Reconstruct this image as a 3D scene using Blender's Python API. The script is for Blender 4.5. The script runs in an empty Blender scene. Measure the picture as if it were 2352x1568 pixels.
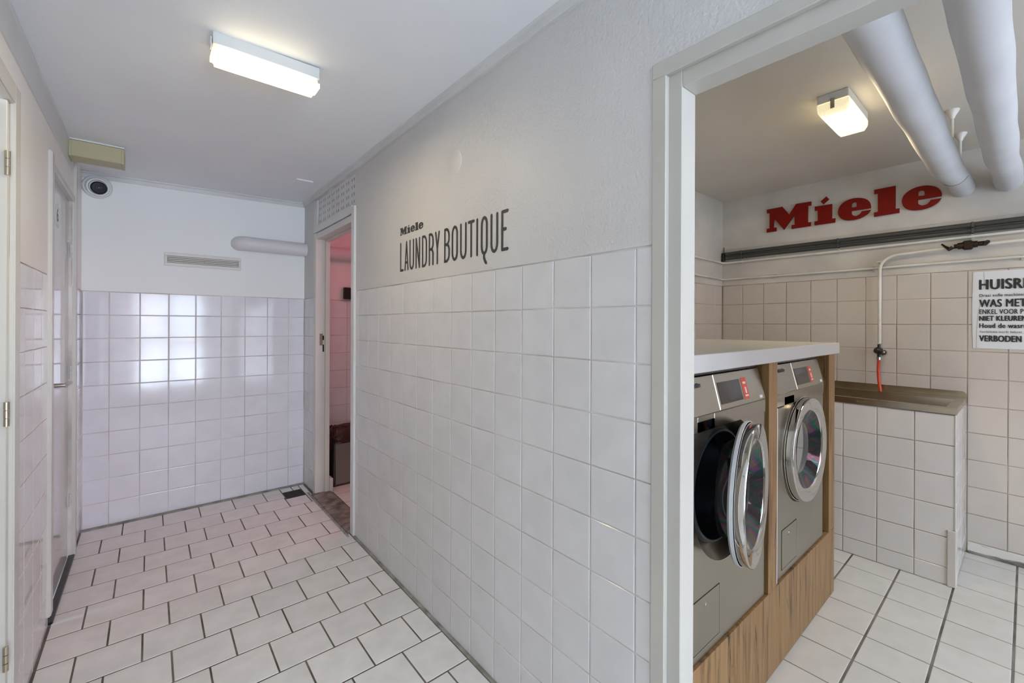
import bpy, bmesh, math, random
from mathutils import Vector, Matrix
random.seed(7)
C = bpy.context.scene.collection
R = math.radians
# ------------------------------------------------------------------ camera
cam_d = bpy.data.cameras.new('camera'); cam = bpy.data.objects.new('camera', cam_d); C.objects.link(cam)
bpy.context.scene.camera = cam
YAW = 0.7003; ROLL = 0.004; CAM_H = 1.3189
cam_d.sensor_width = 36; cam_d.sensor_fit = 'HORIZONTAL'; cam_d.lens = 993.64/2352*36
cam_d.shift_x = -6/2352; cam_d.shift_y = -39.6/2352; cam_d.clip_start = .02
_r = Vector((math.cos(YAW), -math.sin(YAW), 0)); _u = Vector((0, 0, 1)); _f = Vector((math.sin(YAW), math.cos(YAW), 0))
_rr = _r*math.cos(ROLL) + _u*math.sin(ROLL); _uu = _u*math.cos(ROLL) - _r*math.sin(ROLL)
M = Matrix((_rr, _uu, -_f)).transposed().to_4x4(); M.translation = (0, 0, CAM_H); cam.matrix_world = M
# ------------------------------------------------------------------ world, lights, exposure
sc = bpy.context.scene
sc.view_settings.view_transform = 'Standard'; sc.view_settings.look = 'None'
sc.view_settings.gamma = 1; sc.view_settings.use_curve_mapping = False
sc.view_settings.exposure = 0.58
sc.cycles.max_bounces = 10; sc.cycles.diffuse_bounces = 6; sc.cycles.glossy_bounces = 5; sc.cycles.transmission_bounces = 6
sc.cycles.caustics_reflective = False; sc.cycles.caustics_refractive = False; sc.cycles.sample_clamp_indirect = 6
w = bpy.data.worlds.new('overcast_sky'); sc.world = w; w.use_nodes = True
nt = w.node_tree; bg = nt.nodes['Background']
tc = nt.nodes.new('ShaderNodeTexCoord'); sx = nt.nodes.new('ShaderNodeSeparateXYZ'); cr = nt.nodes.new('ShaderNodeValToRGB')
nt.links.new(tc.outputs['Generated'], sx.inputs[0]); nt.links.new(sx.outputs[2], cr.inputs[0]); nt.links.new(cr.outputs[0], bg.inputs[0])
cr.color_ramp.elements[0].position = 0.0; cr.color_ramp.elements[0].color = (.82, .88, 1, 1)
cr.color_ramp.elements[1].position = 1.0; cr.color_ramp.elements[1].color = (.60, .75, 1, 1)
bg.inputs[1].default_value = 7.0
def area(name, loc, rot, sx_, sy_, power, col, portal=False):
    d = bpy.data.lights.new(name, 'AREA'); d.shape = 'RECTANGLE'; d.size = sx_; d.size_y = sy_; d.energy = power; d.color = col
    o = bpy.data.objects.new(name, d); C.objects.link(o); o.location = loc; o.rotation_euler = rot
    if portal: d.cycles.is_portal = True
    return o
# daylight through the glass shop front behind the camera, the lamps, the red lamp of the side room
DAY = (.72, .85, 1.0); WARM = (1.0, .80, .50)
area('shopfront_daylight', (.305, -3.28, 1.0), (R(106), 0, 0), 1.3, 1.9, 105, DAY)
area('laundry_window_daylight', (2.2, -1.66, 1.5), (R(92), 0, 0), 1.7, 1.15, 8, DAY)
area('corridor_lamp_light', (.325, 1.795, 2.20), (0, 0, 0), .32, .08, 3.2, WARM)
area('laundry_lamp_light', (2.462, .553, 2.243), (0, 0, 0), .30, .10, 4.6, WARM)
def point(name, loc, power, col, r=.05):
    d = bpy.data.lights.new(name, 'POINT'); d.energy = power; d.color = col; d.shadow_soft_size = r
    o = bpy.data.objects.new(name, d); C.objects.link(o); o.location = loc; return o
point('red_room_light', (2.0, 3.1, 2.1), 5.5, (1.0, .13, .22), .12)
point('white_room_light', (2.3, 3.0, 1.4), 2.2, (1.0, .76, .70), .12)

# ------------------------------------------------------------------ materials
def mat(name, col, rough=.5, metal=0, **k):
    m = bpy.data.materials.new(name); m.use_nodes = True
    b = m.node_tree.nodes['Principled BSDF']
    b.inputs['Base Color'].default_value = (*col, 1); b.inputs['Roughness'].default_value = rough; b.inputs['Metallic'].default_value = metal
    for kk, v in k.items():
        n = kk.replace('_', ' ')
        b.inputs[n].default_value = v
    return m
def lift(c): return tuple(min(.86, v*1.2) for v in c) if min(c) > .44 else c
def N(m, t, **k):
    n = m.node_tree.nodes.new(t)
    for a, v in k.items(): setattr(n, a, v)
    return n
def L(m, a, b): m.node_tree.links.new(a, b)
def bump(m, scale, strength, dist=.002, detail=3, stretch=None, coord='Object'):
    b = m.node_tree.nodes['Principled BSDF']
    t = N(m, 'ShaderNodeTexCoord'); n = N(m, 'ShaderNodeTexNoise'); n.inputs['Scale'].default_value = scale; n.inputs['Detail'].default_value = detail
    if stretch:
        mp = N(m, 'ShaderNodeMapping'); mp.inputs['Scale'].default_value = stretch
        L(m, t.outputs[coord], mp.inputs[0]); L(m, mp.outputs[0], n.inputs[0])
    else: L(m, t.outputs[coord], n.inputs[0])
    bp = N(m, 'ShaderNodeBump'); bp.inputs['Strength'].default_value = strength; bp.inputs['Distance'].default_value = dist
    L(m, n.outputs[0], bp.inputs['Height']); L(m, bp.outputs[0], b.inputs['Normal'])
    return n, bp
def vary(m, col1, col2, scale=6, detail=4, stretch=None, rnd=0.0, lo=.35, hi=.65, coord='Object', keep=False):
    """colour mottling between col1 and col2, with an optional per-object value shift"""
    b = m.node_tree.nodes['Principled BSDF']
    t = N(m, 'ShaderNodeTexCoord'); n = N(m, 'ShaderNodeTexNoise'); n.inputs['Scale'].default_value = scale; n.inputs['Detail'].default_value = detail
    mp = N(m, 'ShaderNodeMapping'); mp.inputs['Scale'].default_value = stretch or (1, 1, 1)
    L(m, t.outputs[coord], mp.inputs[0]); L(m, mp.outputs[0], n.inputs[0])
    col1, col2 = (col1, col2) if keep else (lift(col1), lift(col2))
    r = N(m, 'ShaderNodeValToRGB'); r.color_ramp.elements[0].position = lo; r.color_ramp.elements[1].position = hi
    r.color_ramp.elements[0].color = (*col1, 1); r.color_ramp.elements[1].color = (*col2, 1)
    L(m, n.outputs[0], r.inputs[0]); out = r.outputs[0]
    if rnd:
        oi = N(m, 'ShaderNodeObjectInfo'); mr = N(m, 'ShaderNodeMapRange'); mr.inputs[3].default_value = 1-rnd; mr.inputs[4].default_value = 1
        L(m, oi.outputs['Random'], mr.inputs[0])
        hs = N(m, 'ShaderNodeHueSaturation'); L(m, out, hs.inputs['Color']); L(m, mr.outputs[0], hs.inputs['Value']); out = hs.outputs[0]
        # shift the noise per object so that alike tiles differ
        cx = N(m, 'ShaderNodeCombineXYZ'); mm = N(m, 'ShaderNodeMath', operation='MULTIPLY'); mm.inputs[1].default_value = 37
        L(m, oi.outputs['Random'], mm.inputs[0]); L(m, mm.outputs[0], cx.inputs[0]); L(m, mm.outputs[0], cx.inputs[1]); L(m, cx.outputs[0], mp.inputs['Location'])
    L(m, out, b.inputs['Base Color'])
    return m

PAINT = mat('white_wall_paint', (.66, .65, .63), .48)
vary(PAINT, (.475, .472, .465), (.495, .492, .485), 3); bump(PAINT, 100, .6, .003, 2)
PAINTB = mat('smooth_white_wall_paint', (.70, .71, .74), .5); vary(PAINTB, (.70, .715, .76), (.71, .73, .77), 2.5); bump(PAINTB, 90, .15, .002)
PAINTL = mat('warm_white_wall_paint', (.70, .66, .62), .4); vary(PAINTL, (.69, .655, .62), (.73, .70, .67), 2); bump(PAINTL, 60, .15, .002)
PAINTR = mat('laundry_wall_paint', (.64, .60, .54), .55); vary(PAINTR, (.50, .47, .425), (.55, .52, .47), 2.2, 5); bump(PAINTR, 70, .25, .003)
CEIL = mat('ceiling_paint', (.58, .585, .60), .6); vary(CEIL, (.655, .665, .695), (.69, .70, .725), 1.6); bump(CEIL, 120, .12, .002)
CEILR = mat('laundry_ceiling_paint', (.58, .54, .49), .6); vary(CEILR, (.65, .60, .525), (.69, .64, .565), 2.0, 6, keep=True); bump(CEILR, 60, .3, .003)
TRIM = mat('white_gloss_trim', (.6, .6, .59), .3); vary(TRIM, (.50, .50, .495), (.54, .54, .535), 5, 3, (1, 1, .4)); bump(TRIM, 25, .15, .002)
FRAMEM = mat('chalky_white_frame_paint', (.45, .45, .44), .32); vary(FRAMEM, (.475, .462, .425), (.50, .49, .437), 5, 3, (1, 1, .4)); bump(FRAMEM, 40, .25, .002)
CREAM = mat('cream_gloss_frame', (.5, .48, .42), .3); vary(CREAM, (.475, .46, .441), (.535, .52, .47), 4, 3, (1, 1, .3)); bump(CREAM, 30, .2, .002)
DOORP = mat('door_gloss_paint', (.62, .60, .60), .05); bump(DOORP, 6, .06, .002)
def glaze(name, c1, c2, rough=.09, rnd=.03, wav=.07, keep=False):
    m = mat(name, c1, rough); vary(m, c1, c2, 9, 3, rnd=rnd, keep=keep); 
    n, bp = bump(m, 9, wav, .004, 2)
    m.node_tree.nodes['Principled BSDF'].inputs['Specular IOR Level'].default_value = .42
    return m
TILE_M = glaze('glazed_white_tile', (.52, .518, .52), (.55, .548, .55), .12)
TILE_B = glaze('glazed_lilac_white_tile', (.64, .635, .68), (.675, .67, .71), .09)
TILE_L = glaze('mirror_glazed_pinkish_tile', (.60, .58, .585), (.63, .61, .615), .035, wav=.02)
TILE_R = glaze('glazed_beige_tile', (.585, .53, .470), (.605, .55, .49), .13, keep=True)
TILE_S = glaze('glazed_pale_tile', (.565, .54, .515), (.58, .555, .53), .12)
FTILE = mat('matt_floor_tile', (.62, .59, .56), .42); vary(FTILE, (.615, .605, .585), (.68, .67, .65), 11, 6, rnd=.06); bump(FTILE, 80, .12, .001)
FTILE2 = mat('cream_floor_tile', (.60, .57, .51), .36); vary(FTILE2, (.575, .55, .495), (.62, .595, .54), 11, 6, rnd=.05, keep=True); bump(FTILE2, 60, .15, .001)
GROUT = mat('pale_grout', (.52, .49, .45), .85); vary(GROUT, (.46, .43, .40), (.64, .62, .60), 4, 5); bump(GROUT, 200, .4)
GROUTR = mat('tan_grout', (.36, .31, .24), .85); vary(GROUTR, (.30, .255, .19), (.50, .445, .37), 4, 5); bump(GROUTR, 200, .4)
GROUTF = mat('dark_floor_grout', (.12, .11, .10), .9); vary(GROUTF, (.085, .074, .062), (.21, .19, .165), 7, 5); bump(GROUTF, 200, .5)
SILL = mat('worn_grey_stone', (.20, .17, .15), .7); vary(SILL, (.10, .09, .08), (.30, .26, .235), 16, 6); bump(SILL, 60, .6, .004)
CEMENT = mat('cement_filler', (.30, .30, .27), .85); vary(CEMENT, (.20, .20, .17), (.40, .39, .36), 14, 5); bump(CEMENT, 60, .5, .003)
DUCTM = mat('white_pipe_lagging', (.64, .645, .66), .55); vary(DUCTM, (.50, .505, .52), (.54, .545, .56), 5, 4); bump(DUCTM, 9, .25, .006, 4)
PIPEW = mat('white_painted_pipe', (.60, .58, .52), .35); vary(PIPEW, (.55, .53, .46), (.64, .62, .57), 9)
PIPEB = mat('white_painted_duct', (.70, .69, .71), .45); bump(PIPEB, 30, .3, .003)
CONDUIT = mat('dark_grey_conduit', (.052, .053, .048), .38)
BLACK = mat('black_plastic', (.012, .012, .014), .3)
LENSB = mat('matt_black_lens_face', (.006, .006, .008), .45, 0, Specular_IOR_Level=.25)
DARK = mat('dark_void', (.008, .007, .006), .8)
BRASSD = mat('dark_bronze', (.03, .018, .012), .35, .6)
PLASW = mat('white_plastic', (.72, .73, .74), .32)
PLASG = mat('pale_grey_plastic', (.62, .64, .64), .38)
BEIGE = mat('beige_plastic_housing', (.46, .42, .26), .5); bump(BEIGE, 180, .1)
CHROME = mat('polished_chrome', (.66, .645, .62), .05, 1); bump(CHROME, 3, .04, .002)
STEEL = mat('brushed_steel', (.40, .375, .335), .27, 1); vary(STEEL, (.40, .365, .305), (.44, .405, .345), 3, 3, (1, 1, 1)); bump(STEEL, 60, .04, .001, 3, (1, 1, 25))
STEELD = mat('sink_steel', (.42, .36, .26), .24, 1); vary(STEELD, (.46, .40, .30), (.60, .54, .43), 4, 5); bump(STEELD, 40, .08, .001, 3, (1, 12, 1))
DRUM = mat('drum_steel', (.30, .33, .38), .25, 1)
RUBBER = mat('grey_door_gasket', (.035, .045, .055), .35)
GLASSD = mat('dark_door_glass', (.02, .022, .025), .04, 0, Specular_IOR_Level=1.0)
_n = N(GLASSD, 'ShaderNodeTexNoise'); _t = N(GLASSD, 'ShaderNodeTexCoord'); _n.inputs['Scale'].default_value = 7; L(GLASSD, _t.outputs['Object'], _n.inputs[0])
_m = N(GLASSD, 'ShaderNodeMapRange'); _m.inputs[1].default_value = .3; _m.inputs[2].default_value = .7; _m.inputs[3].default_value = 380; _m.inputs[4].default_value = 1100
L(GLASSD, _n.outputs[0], _m.inputs[0]); L(GLASSD, _m.outputs[0], GLASSD.node_tree.nodes['Principled BSDF'].inputs['Thin Film Thickness'])
GLASSD.node_tree.nodes['Principled BSDF'].inputs['Thin Film IOR'].default_value = 1.5
GLASSD.node_tree.nodes['Principled BSDF'].inputs['Coat Weight'].default_value = .0
PANE = mat('mirrored_door_pane', (.50, .485, .47), .03, .92)
SCREEN = mat('dark_display_glass', (.03, .022, .015), .08)
STICK = mat('orange_red_sticker', (.62, .075, .035), .45)
STICKW = mat('white_sticker_print', (.75, .62, .58), .5)
INK = mat('black_print', (.022, .021, .021), .6)
INKG = mat('charcoal_wall_print', (.040, .040, .042), .5)
REDL = mat('dark_red_acrylic', (.20, .008, .004), .5, 0, Specular_IOR_Level=.15)
PAPER = mat('poster_paper', (.74, .76, .78), .4); bump(PAPER, 8, .12, .003)
REDH = mat('red_rubber_hose', (.62, .055, .012), .4)
BAG = mat('dark_red_bin_bag', (.05, .010, .008), .3); bump(BAG, 22, 1.0, .02, 4)
BINM = mat('grey_bin_steel', (.30, .29, .28), .35, .7)
WTOP = mat('white_laminate_top', (.47, .47, .455), .25)
EXT_BRICK = mat('facade_brick', (.36, .12, .08), .9); EXT_PAVE = mat('street_paving', (.60, .60, .60), .9); EXT_WH = mat('facade_white', (.8, .8, .8), .8); EXT_GL = mat('facade_glass', (.05, .06, .08), .1)
def wood(name):
    m = mat(name, (.35, .21, .10), .42)
    b = m.node_tree.nodes['Principled BSDF']
    t = N(m, 'ShaderNodeTexCoord'); mp = N(m, 'ShaderNodeMapping'); mp.inputs['Scale'].default_value = (30, 30, 1.6); L(m, t.outputs['Object'], mp.inputs[0])
    n = N(m, 'ShaderNodeTexNoise'); n.inputs['Scale'].default_value = 1.6; n.inputs['Detail'].default_value = 8; n.inputs['Distortion'].default_value = .5; L(m, mp.outputs[0], n.inputs[0])
    r = N(m, 'ShaderNodeValToRGB'); e = r.color_ramp.elements; e[0].position = .30; e[0].color = (.105, .052, .018, 1); e[1].position = .72; e[1].color = (.31, .18, .072, 1)
    e2 = r.color_ramp.elements.new(.48); e2.color = (.25, .138, .050, 1)
    L(m, n.outputs[0], r.inputs[0])
    mp2 = N(m, 'ShaderNodeMapping'); mp2.inputs['Scale'].default_value = (9, 9, 1.3); L(m, t.outputs['Object'], mp2.inputs[0])
    n2 = N(m, 'ShaderNodeTexNoise'); n2.inputs['Scale'].default_value = 2.2; n2.inputs['Detail'].default_value = 6; n2.inputs['Distortion'].default_value = 1.2; L(m, mp2.outputs[0], n2.inputs[0])
    r2 = N(m, 'ShaderNodeValToRGB'); e = r2.color_ramp.elements; e[0].position = .31; e[0].color = (.20, .18, .17, 1); e[1].position = .40; e[1].color = (1, 1, 1, 1); L(m, n2.outputs[0], r2.inputs[0])
    mx = N(m, 'ShaderNodeMix', data_type='RGBA', blend_type='MULTIPLY'); mx.inputs[0].default_value = 1
    L(m, r.outputs[0], mx.inputs[6]); L(m, r2.outputs[0], mx.inputs[7]); L(m, mx.outputs[2], b.inputs['Base Color'])
    bp = N(m, 'ShaderNodeBump'); bp.inputs['Strength'].default_value = .15; bp.inputs['Distance'].default_value = .002; L(m, n.outputs[0], bp.inputs['Height']); L(m, bp.outputs[0], b.inputs['Normal'])
    return m
WOOD = wood('rustic_oak')
def emis(name, col, strength, base=(.9, .85, .7)):
    m = mat(name, base, .3); b = m.node_tree.nodes['Principled BSDF']
    b.inputs['Emission Color'].default_value = (*col, 1); b.inputs['Emission Strength'].default_value = strength
    return m
LAMPD = emis('lit_opal_diffuser', (1, .86, .58), 1.15)
# brighter along the tube inside the opal cover (object x is along the lamp)
def tube_glow(m, axis, half, lo, hi):
    b = m.node_tree.nodes['Principled BSDF']; t = N(m, 'ShaderNodeTexCoord'); s = N(m, 'ShaderNodeSeparateXYZ'); L(m, t.outputs['Object'], s.inputs[0])
    a = N(m, 'ShaderNodeMath', operation='ABSOLUTE'); L(m, s.outputs[axis], a.inputs[0])
    mr = N(m, 'ShaderNodeMapRange', interpolation_type='SMOOTHSTEP'); mr.inputs[1].default_value = half*.55; mr.inputs[2].default_value = half; mr.inputs[3].default_value = hi; mr.inputs[4].default_value = lo
    L(m, a.outputs[0], mr.inputs[0]); L(m, mr.outputs[0], b.inputs['Emission Strength'])
tube_glow(LAMPD, 0, .17, .70, 3.6)
LAMPR = emis('lit_ribbed_diffuser', (1, .84, .5), .8); tube_glow(LAMPR, 0, .18, .42, 2.2)
TUBE = emis('lit_tube', (1, .93, .75), 5)

# ------------------------------------------------------------------ mesh helpers
def link(name, me, m=None, parent=None):
    o = bpy.data.objects.new(name, me); C.objects.link(o)
    if m is not None and hasattr(me, 'materials') and not me.materials: me.materials.append(m)
    if parent is not None: o.parent = parent
    return o
def obj(name, bm, m, parent=None, smooth=False):
    bmesh.ops.recalc_face_normals(bm, faces=bm.faces)
    me = bpy.data.meshes.new(name); bm.to_mesh(me); bm.free()
    if smooth:
        for p in me.polygons: p.use_smooth = True
        me.set_sharp_from_angle(angle=R(38))
    return link(name, me, m, parent)
def box(bm, x0, x1, y0, y1, z0, z1, bev=0, seg=1):
    r = bmesh.ops.create_cube(bm, size=1)
    vs = r['verts']
    for v in vs:
        v.co = ((x0+x1)/2 + v.co.x*(x1-x0), (y0+y1)/2 + v.co.y*(y1-y0), (z0+z1)/2 + v.co.z*(z1-z0))
    if bev:
        es = list({e for v in vs for e in v.link_edges})
        bmesh.ops.bevel(bm, geom=es, offset=bev, segments=seg, affect='EDGES', clamp_overlap=True)
    return bm
def B(*a, bev=0, seg=1): return box(bmesh.new(), *a, bev=bev, seg=seg)
def tube(bm, pts, r, n=16, cap=True):
    """smooth tube along points; r float or list"""
    pts = [Vector(p) for p in pts]; rings = []
    up = None
    for i, p in enumerate(pts):
        t = (pts[min(i+1, len(pts)-1)] - pts[max(i-1, 0)]).normalized()
        if up is None:
            up = Vector((0, 0, 1)) if abs(t.z) < .9 else Vector((1, 0, 0))
        a = t.cross(up).normalized(); up = a.cross(t).normalized()
        rr = r[i] if isinstance(r, (list, tuple)) else r
        rings.append([bm.verts.new(p + a*math.cos(2*math.pi*k/n)*rr + up*math.sin(2*math.pi*k/n)*rr) for k in range(n)])
    for i in range(len(rings)-1):
        for k in range(n):
            bm.faces.new((rings[i][k], rings[i][(k+1) % n], rings[i+1][(k+1) % n], rings[i+1][k]))
    if cap:
        bm.faces.new(rings[0]); bm.faces.new(rings[-1])
    return bm
def lathe(bm, prof, n=48, origin=(0, 0, 0), axis='Y', capends=False):
    """profile [(r, a)] revolved round an axis through origin"""
    rings = []
    for r, a in prof:
        ring = []
        for k in range(n):
            c, s = math.cos(2*math.pi*k/n)*r, math.sin(2*math.pi*k/n)*r
            p = {'Y': (c, a, s), 'Z': (c, s, a), 'X': (a, c, s)}[axis]
            ring.append(bm.verts.new(Vector(origin) + Vector(p)))
        rings.append(ring)
    for i in range(len(rings)-1):
        for k in range(n): bm.faces.new((rings[i][k], rings[i][(k+1) % n], rings[i+1][(k+1) % n], rings[i+1][k]))
    if capends: bm.faces.new(rings[0]); bm.faces.new(rings[-1])
    return bm
def arc(c, r, a0, a1, n, plane='YZ', k=0):
    out = []
    for i in range(n+1):
        a = a0 + (a1-a0)*i/n
        if plane == 'YZ': out.append((k, c[0]+r*math.cos(a), c[1]+r*math.sin(a)))
        if plane == 'XY': out.append((c[0]+r*math.cos(a), c[1]+r*math.sin(a), k))
    return out
def tag(o, label=None, cat=None, group=None, kind=None):
    if label: o['label'] = label
    if cat: o['category'] = cat
    if group: o['group'] = group
    if kind: o['kind'] = kind
    return o
def thing(name, label, cat, loc=(0, 0, 0), rz=0, group=None):
    o = bpy.data.objects.new(name, None); C.objects.link(o); o.empty_display_size = .05
    o.location = loc; o.rotation_euler = (0, 0, rz); return tag(o, label, cat, group)
def struct(name, bm, m, parent=None, label=None):
    o = obj(name, bm, m, parent)
    if parent is None: o['kind'] = 'structure'
    if label: o['label'] = label
    return o
def shape_mesh(name, loops, thick):
    """flat shape (outer loop + holes as 2D points) extruded to a thin solid in local XY"""
    cu = bpy.data.curves.new(name, 'CURVE'); cu.dimensions = '2D'; cu.fill_mode = 'BOTH'; cu.extrude = thick/2
    for lp in loops:
        s = cu.splines.new('POLY'); s.points.add(len(lp)-1)
        for p, q in zip(s.points, lp): p.co = (q[0], q[1], 0, 1)
        s.use_cyclic_u = True
    o = bpy.data.objects.new(name, cu); C.objects.link(o)
    dg = bpy.context.evaluated_depsgraph_get(); me = bpy.data.meshes.new_from_object(o.evaluated_get(dg))
    bpy.data.objects.remove(o); bpy.data.curves.remove(cu); me.name = name
    return me
def smooth_loop(pts, sub=3):
    """Catmull-Rom refinement of a closed loop, keeping sharp corners"""
    n = len(pts); out = []
    def sharp(i):
        a = Vector(pts[i]) - Vector(pts[i-1]); b = Vector(pts[(i+1) % n]) - Vector(pts[i]); return a.angle(b, 0) > R(50)
    sh = [sharp(i) for i in range(n)]
    for i in range(n):
        p0, p1, p2, p3 = [Vector(pts[(i+k) % n]) for k in (-1, 0, 1, 2)]
        if sh[i]: p0 = p1 - (p2-p1)
        if sh[(i+1) % n]: p3 = p2 + (p2-p1)
        for k in range(sub):
            t = k/sub
            q = .5*((2*p1) + (p2-p0)*t + (2*p0-5*p1+4*p2-p3)*t*t + (3*p1-p0-3*p2+p3)*t**3)
            out.append((q.x, q.y))
    return out
def text_mesh(txt, cap_h, width=None, ref=None, bold=0.0, thick=.0006):
    """built-in font outlines scaled to a cap height and to a width (of ref, a leading part of the text)"""
    def mk(t):
        cu = bpy.data.curves.new('txt', 'FONT'); cu.body = t; cu.size = 1; cu.offset = bold; cu.extrude = 0; cu.space_character = 1.08; cu.resolution_u = 4
        o = bpy.data.objects.new('txt', cu); C.objects.link(o)
        dg = bpy.context.evaluated_depsgraph_get(); me = bpy.data.meshes.new_from_object(o.evaluated_get(dg))
        bpy.data.objects.remove(o); bpy.data.curves.remove(cu); return me
    off = bold; bold = 0
    me = mk(txt); xs = [v.co.x for v in me.vertices]
    hm = mk('H'); H = max(v.co.y for v in hm.vertices)
    sy = cap_h/H; sx_ = sy
    if width:
        rm = me if ref is None else mk(ref); rx = [v.co.x for v in rm.vertices]; sx_ = width/(max(rx)-min(rx))
    x0 = min(xs)
    for v in me.vertices: v.co.x = (v.co.x-x0)*sx_; v.co.y *= sy
    if off:   # heavier strokes: the outline repeated a hair to each side
        bm = bmesh.new(); e = off*cap_h
        for dx, dy, dz in ((0, 0, 0), (e, 0, .00004), (-e, 0, .00008), (e*.5, -e*.5, .00012), (-e*.5, e*.5, .00016)):
            t2 = me.copy(); t2.transform(Matrix.Translation((dx, dy, dz))); bm.from_mesh(t2); bpy.data.meshes.remove(t2)
        bm.to_mesh(me); bm.free()
    return me
# orientation bases (columns: local x, local y, local z=normal)
def basis(lx, ly, nrm, loc):
    m = Matrix((Vector(lx), Vector(ly), Vector(nrm))).transposed().to_4x4(); m.translation = loc; return m
FX = ((0, -1, 0), (0, 0, 1), (-1, 0, 0))     # on a wall that faces -X (text reads towards -Y)
FL = ((0, 1, 0), (0, 0, 1), (1, 0, 0))       # on a wall that faces +X
FY = ((1, 0, 0), (0, 0, 1), (0, -1, 0))      # on a wall that faces -Y
FZ = ((1, 0, 0), (0, 1, 0), (0, 0, 1))       # on the floor
# ------------------------------------------------------------------ tiles
_tm = {}
def tile_mesh(w, h, m, th=.006, ch=.0022):
    key = (round(w, 3), round(h, 3), m.name)
    if key in _tm: return _tm[key]
    bm = bmesh.new(); a, b = w/2, h/2
    lv = [[bm.verts.new((sx_*p, sy*q, z)) for sx_, sy in ((-1, -1), (1, -1), (1, 1), (-1, 1))] for p, q, z in ((a, b, -th), (a, b, -ch*.75), (a-ch*.45, b-ch*.45, -ch*.22), (a-ch*1.4, b-ch*1.4, 0))]
    for i in range(3):
        for k in range(4): bm.faces.new((lv[i][k], lv[i][(k+1) % 4], lv[i+1][(k+1) % 4], lv[i+1][k]))
    bm.faces.new(lv[3])
    bmesh.ops.recalc_face_normals(bm, faces=bm.faces)
    me = bpy.data.meshes.new('tile'); bm.to_mesh(me); bm.free()
    for p in me.polygons: p.use_smooth = False
    me.materials.append(m); _tm[key] = me
    return me
def tile(parent, base, loc, w, h, m, tilt=.0022):
    o = bpy.data.objects.new('tile', tile_mesh(w, h, m)); C.objects.link(o); o.parent = parent
    mt = basis(*base, loc) @ Matrix.Rotation(random.uniform(-tilt, tilt), 4, 'X') @ Matrix.Rotation(random.uniform(-tilt, tilt), 4, 'Y')
    o.matrix_local = mt
    return o
def tile_grid(parent, base, org, us, vs, m, joint=.003, skip=None, tilt=.0022):
    """us, vs: joint positions along local x and y from org; a tile fills each cell"""
    bx, by, bn = [Vector(v) for v in base]
    for i in range(len(us)-1):
        for j in range(len(vs)-1):
            if skip and skip(us[i], us[i+1], vs[j], vs[j+1]): continue
            a, b = (us[i]+us[i+1])/2, (vs[j]+vs[j+1])/2
            wd, ht = us[i+1]-us[i]-joint, vs[j+1]-vs[j]-joint
            if wd < .006 or ht < .006: continue
            tile(parent, base, Vector(org)+bx*a+by*b, wd, ht, m, tilt)
def steps(a, b, start, pitch):
    """joint positions: a, then every joint start+k*pitch inside (a,b), then b"""
    out = [a]; k = math.ceil((a-start)/pitch + 1e-6)
    while start+k*pitch < b-.004:
        if start+k*pitch > a+.004: out.append(start+k*pitch)
        k += 1
    return out+[b]

# ================================================================== SETTING
XM, YB, XL = .9765, 3.862, -.333          # corridor: right wall face, end wall face, left wall face
XR, YL, ZR = 3.655, 1.646, 2.344           # laundry: far wall, side wall, ceiling
P = .152
def zc(x): return 2.277 + (x-XL)*(.033/1.31)   # corridor ceiling height, a little higher on the right
YF = -2.9
# ---- corridor floor
fl = struct('floor_corridor', B(XL-.2, 1.12, YF, YB+.1, -.12, -.0014), GROUTF)
drain = (.789, .925, 3.585, 3.735)
row_y = [YB-.034, 3.62] + [3.62-.2*k for k in range(1, 20)]
for r in range(len(row_y)-1):
    y1, y0 = row_y[r], row_y[r+1]
    if y0 < -.4: break
    start = .07 if r % 2 == 0 else -.02
    xs = steps(XL+.004, XM-.012, start, .2)
    for i in range(len(xs)-1):
        x0, x1 = xs[i], xs[i+1]
        j = .006; cuts = [(x0, x1, y0, y1)]
        if x1 > drain[0] and x0 < drain[1] and y1 > drain[2] and y0 < drain[3]:
            cuts = []
            xa, xb = max(x0, drain[0]), min(x1, drain[1])
            if drain[0]-x0 > .022: cuts.append((x0, drain[0], y0, y1))
            else: xa = x0
            if x1-drain[1] > .022: cuts.append((drain[1], x1, y0, y1))
            else: xb = x1
            if y1 > drain[3]: cuts.append((xa, xb, drain[3], y1))
            if y0 < drain[2]: cuts.append((xa, xb, y0, drain[2]))
        for (a, b, c, d) in cuts:
            if b-a > .02 and d-c > .02:
                tile(fl, FZ, ((a+b)/2, (c+d)/2, 0), b-a-j, d-c-j, FTILE, .0012)
ce = obj('filler_strip', B(XL, XM, YB-.034, YB, -.01, .004), CEMENT, fl)
obj('filler_strip', B(XM-.012, XM+.004, .614, 2.70, -.01, .003), CEMENT, fl)
# ---- laundry floor
fl2 = struct('floor_laundry', B(1.12, XR+.1, -1.7, YL+.1, -.12, -.0014), GROUTF)
ux = steps(1.0, XR, 2.945, .205); uy = steps(-.9, YL, .034, .205)
def fskip(a, b, c, d): return (a > 3.1 and c > .2) or b > 3.79 and c > .2
for i in range(len(ux)-1):
    for k in range(len(uy)-1):
        x0, x1, y0, y1 = ux[i], ux[i+1], uy[k], uy[k+1]
        if (x0+x1)/2 < 2.6 and y0 > .80: continue
        tile(fl2, FZ, ((x0+x1)/2, (y0+y1)/2, 0), x1-x0-.0045, y1-y0-.0075, FTILE2, .0018)
struct('floor_side_room', B(1.12, 3.2, 1.85, YB+.1, -.12, -.0014), GROUTF)
f3 = bpy.data.objects['floor_side_room']
for x0 in (1.10, 1.30, 1.50):
    for k in range(5):
        tile(f3, FZ, (x0+.1, 3.74-.2*k-.1+.1, 0), .195, .195, FTILE, .001)
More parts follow.
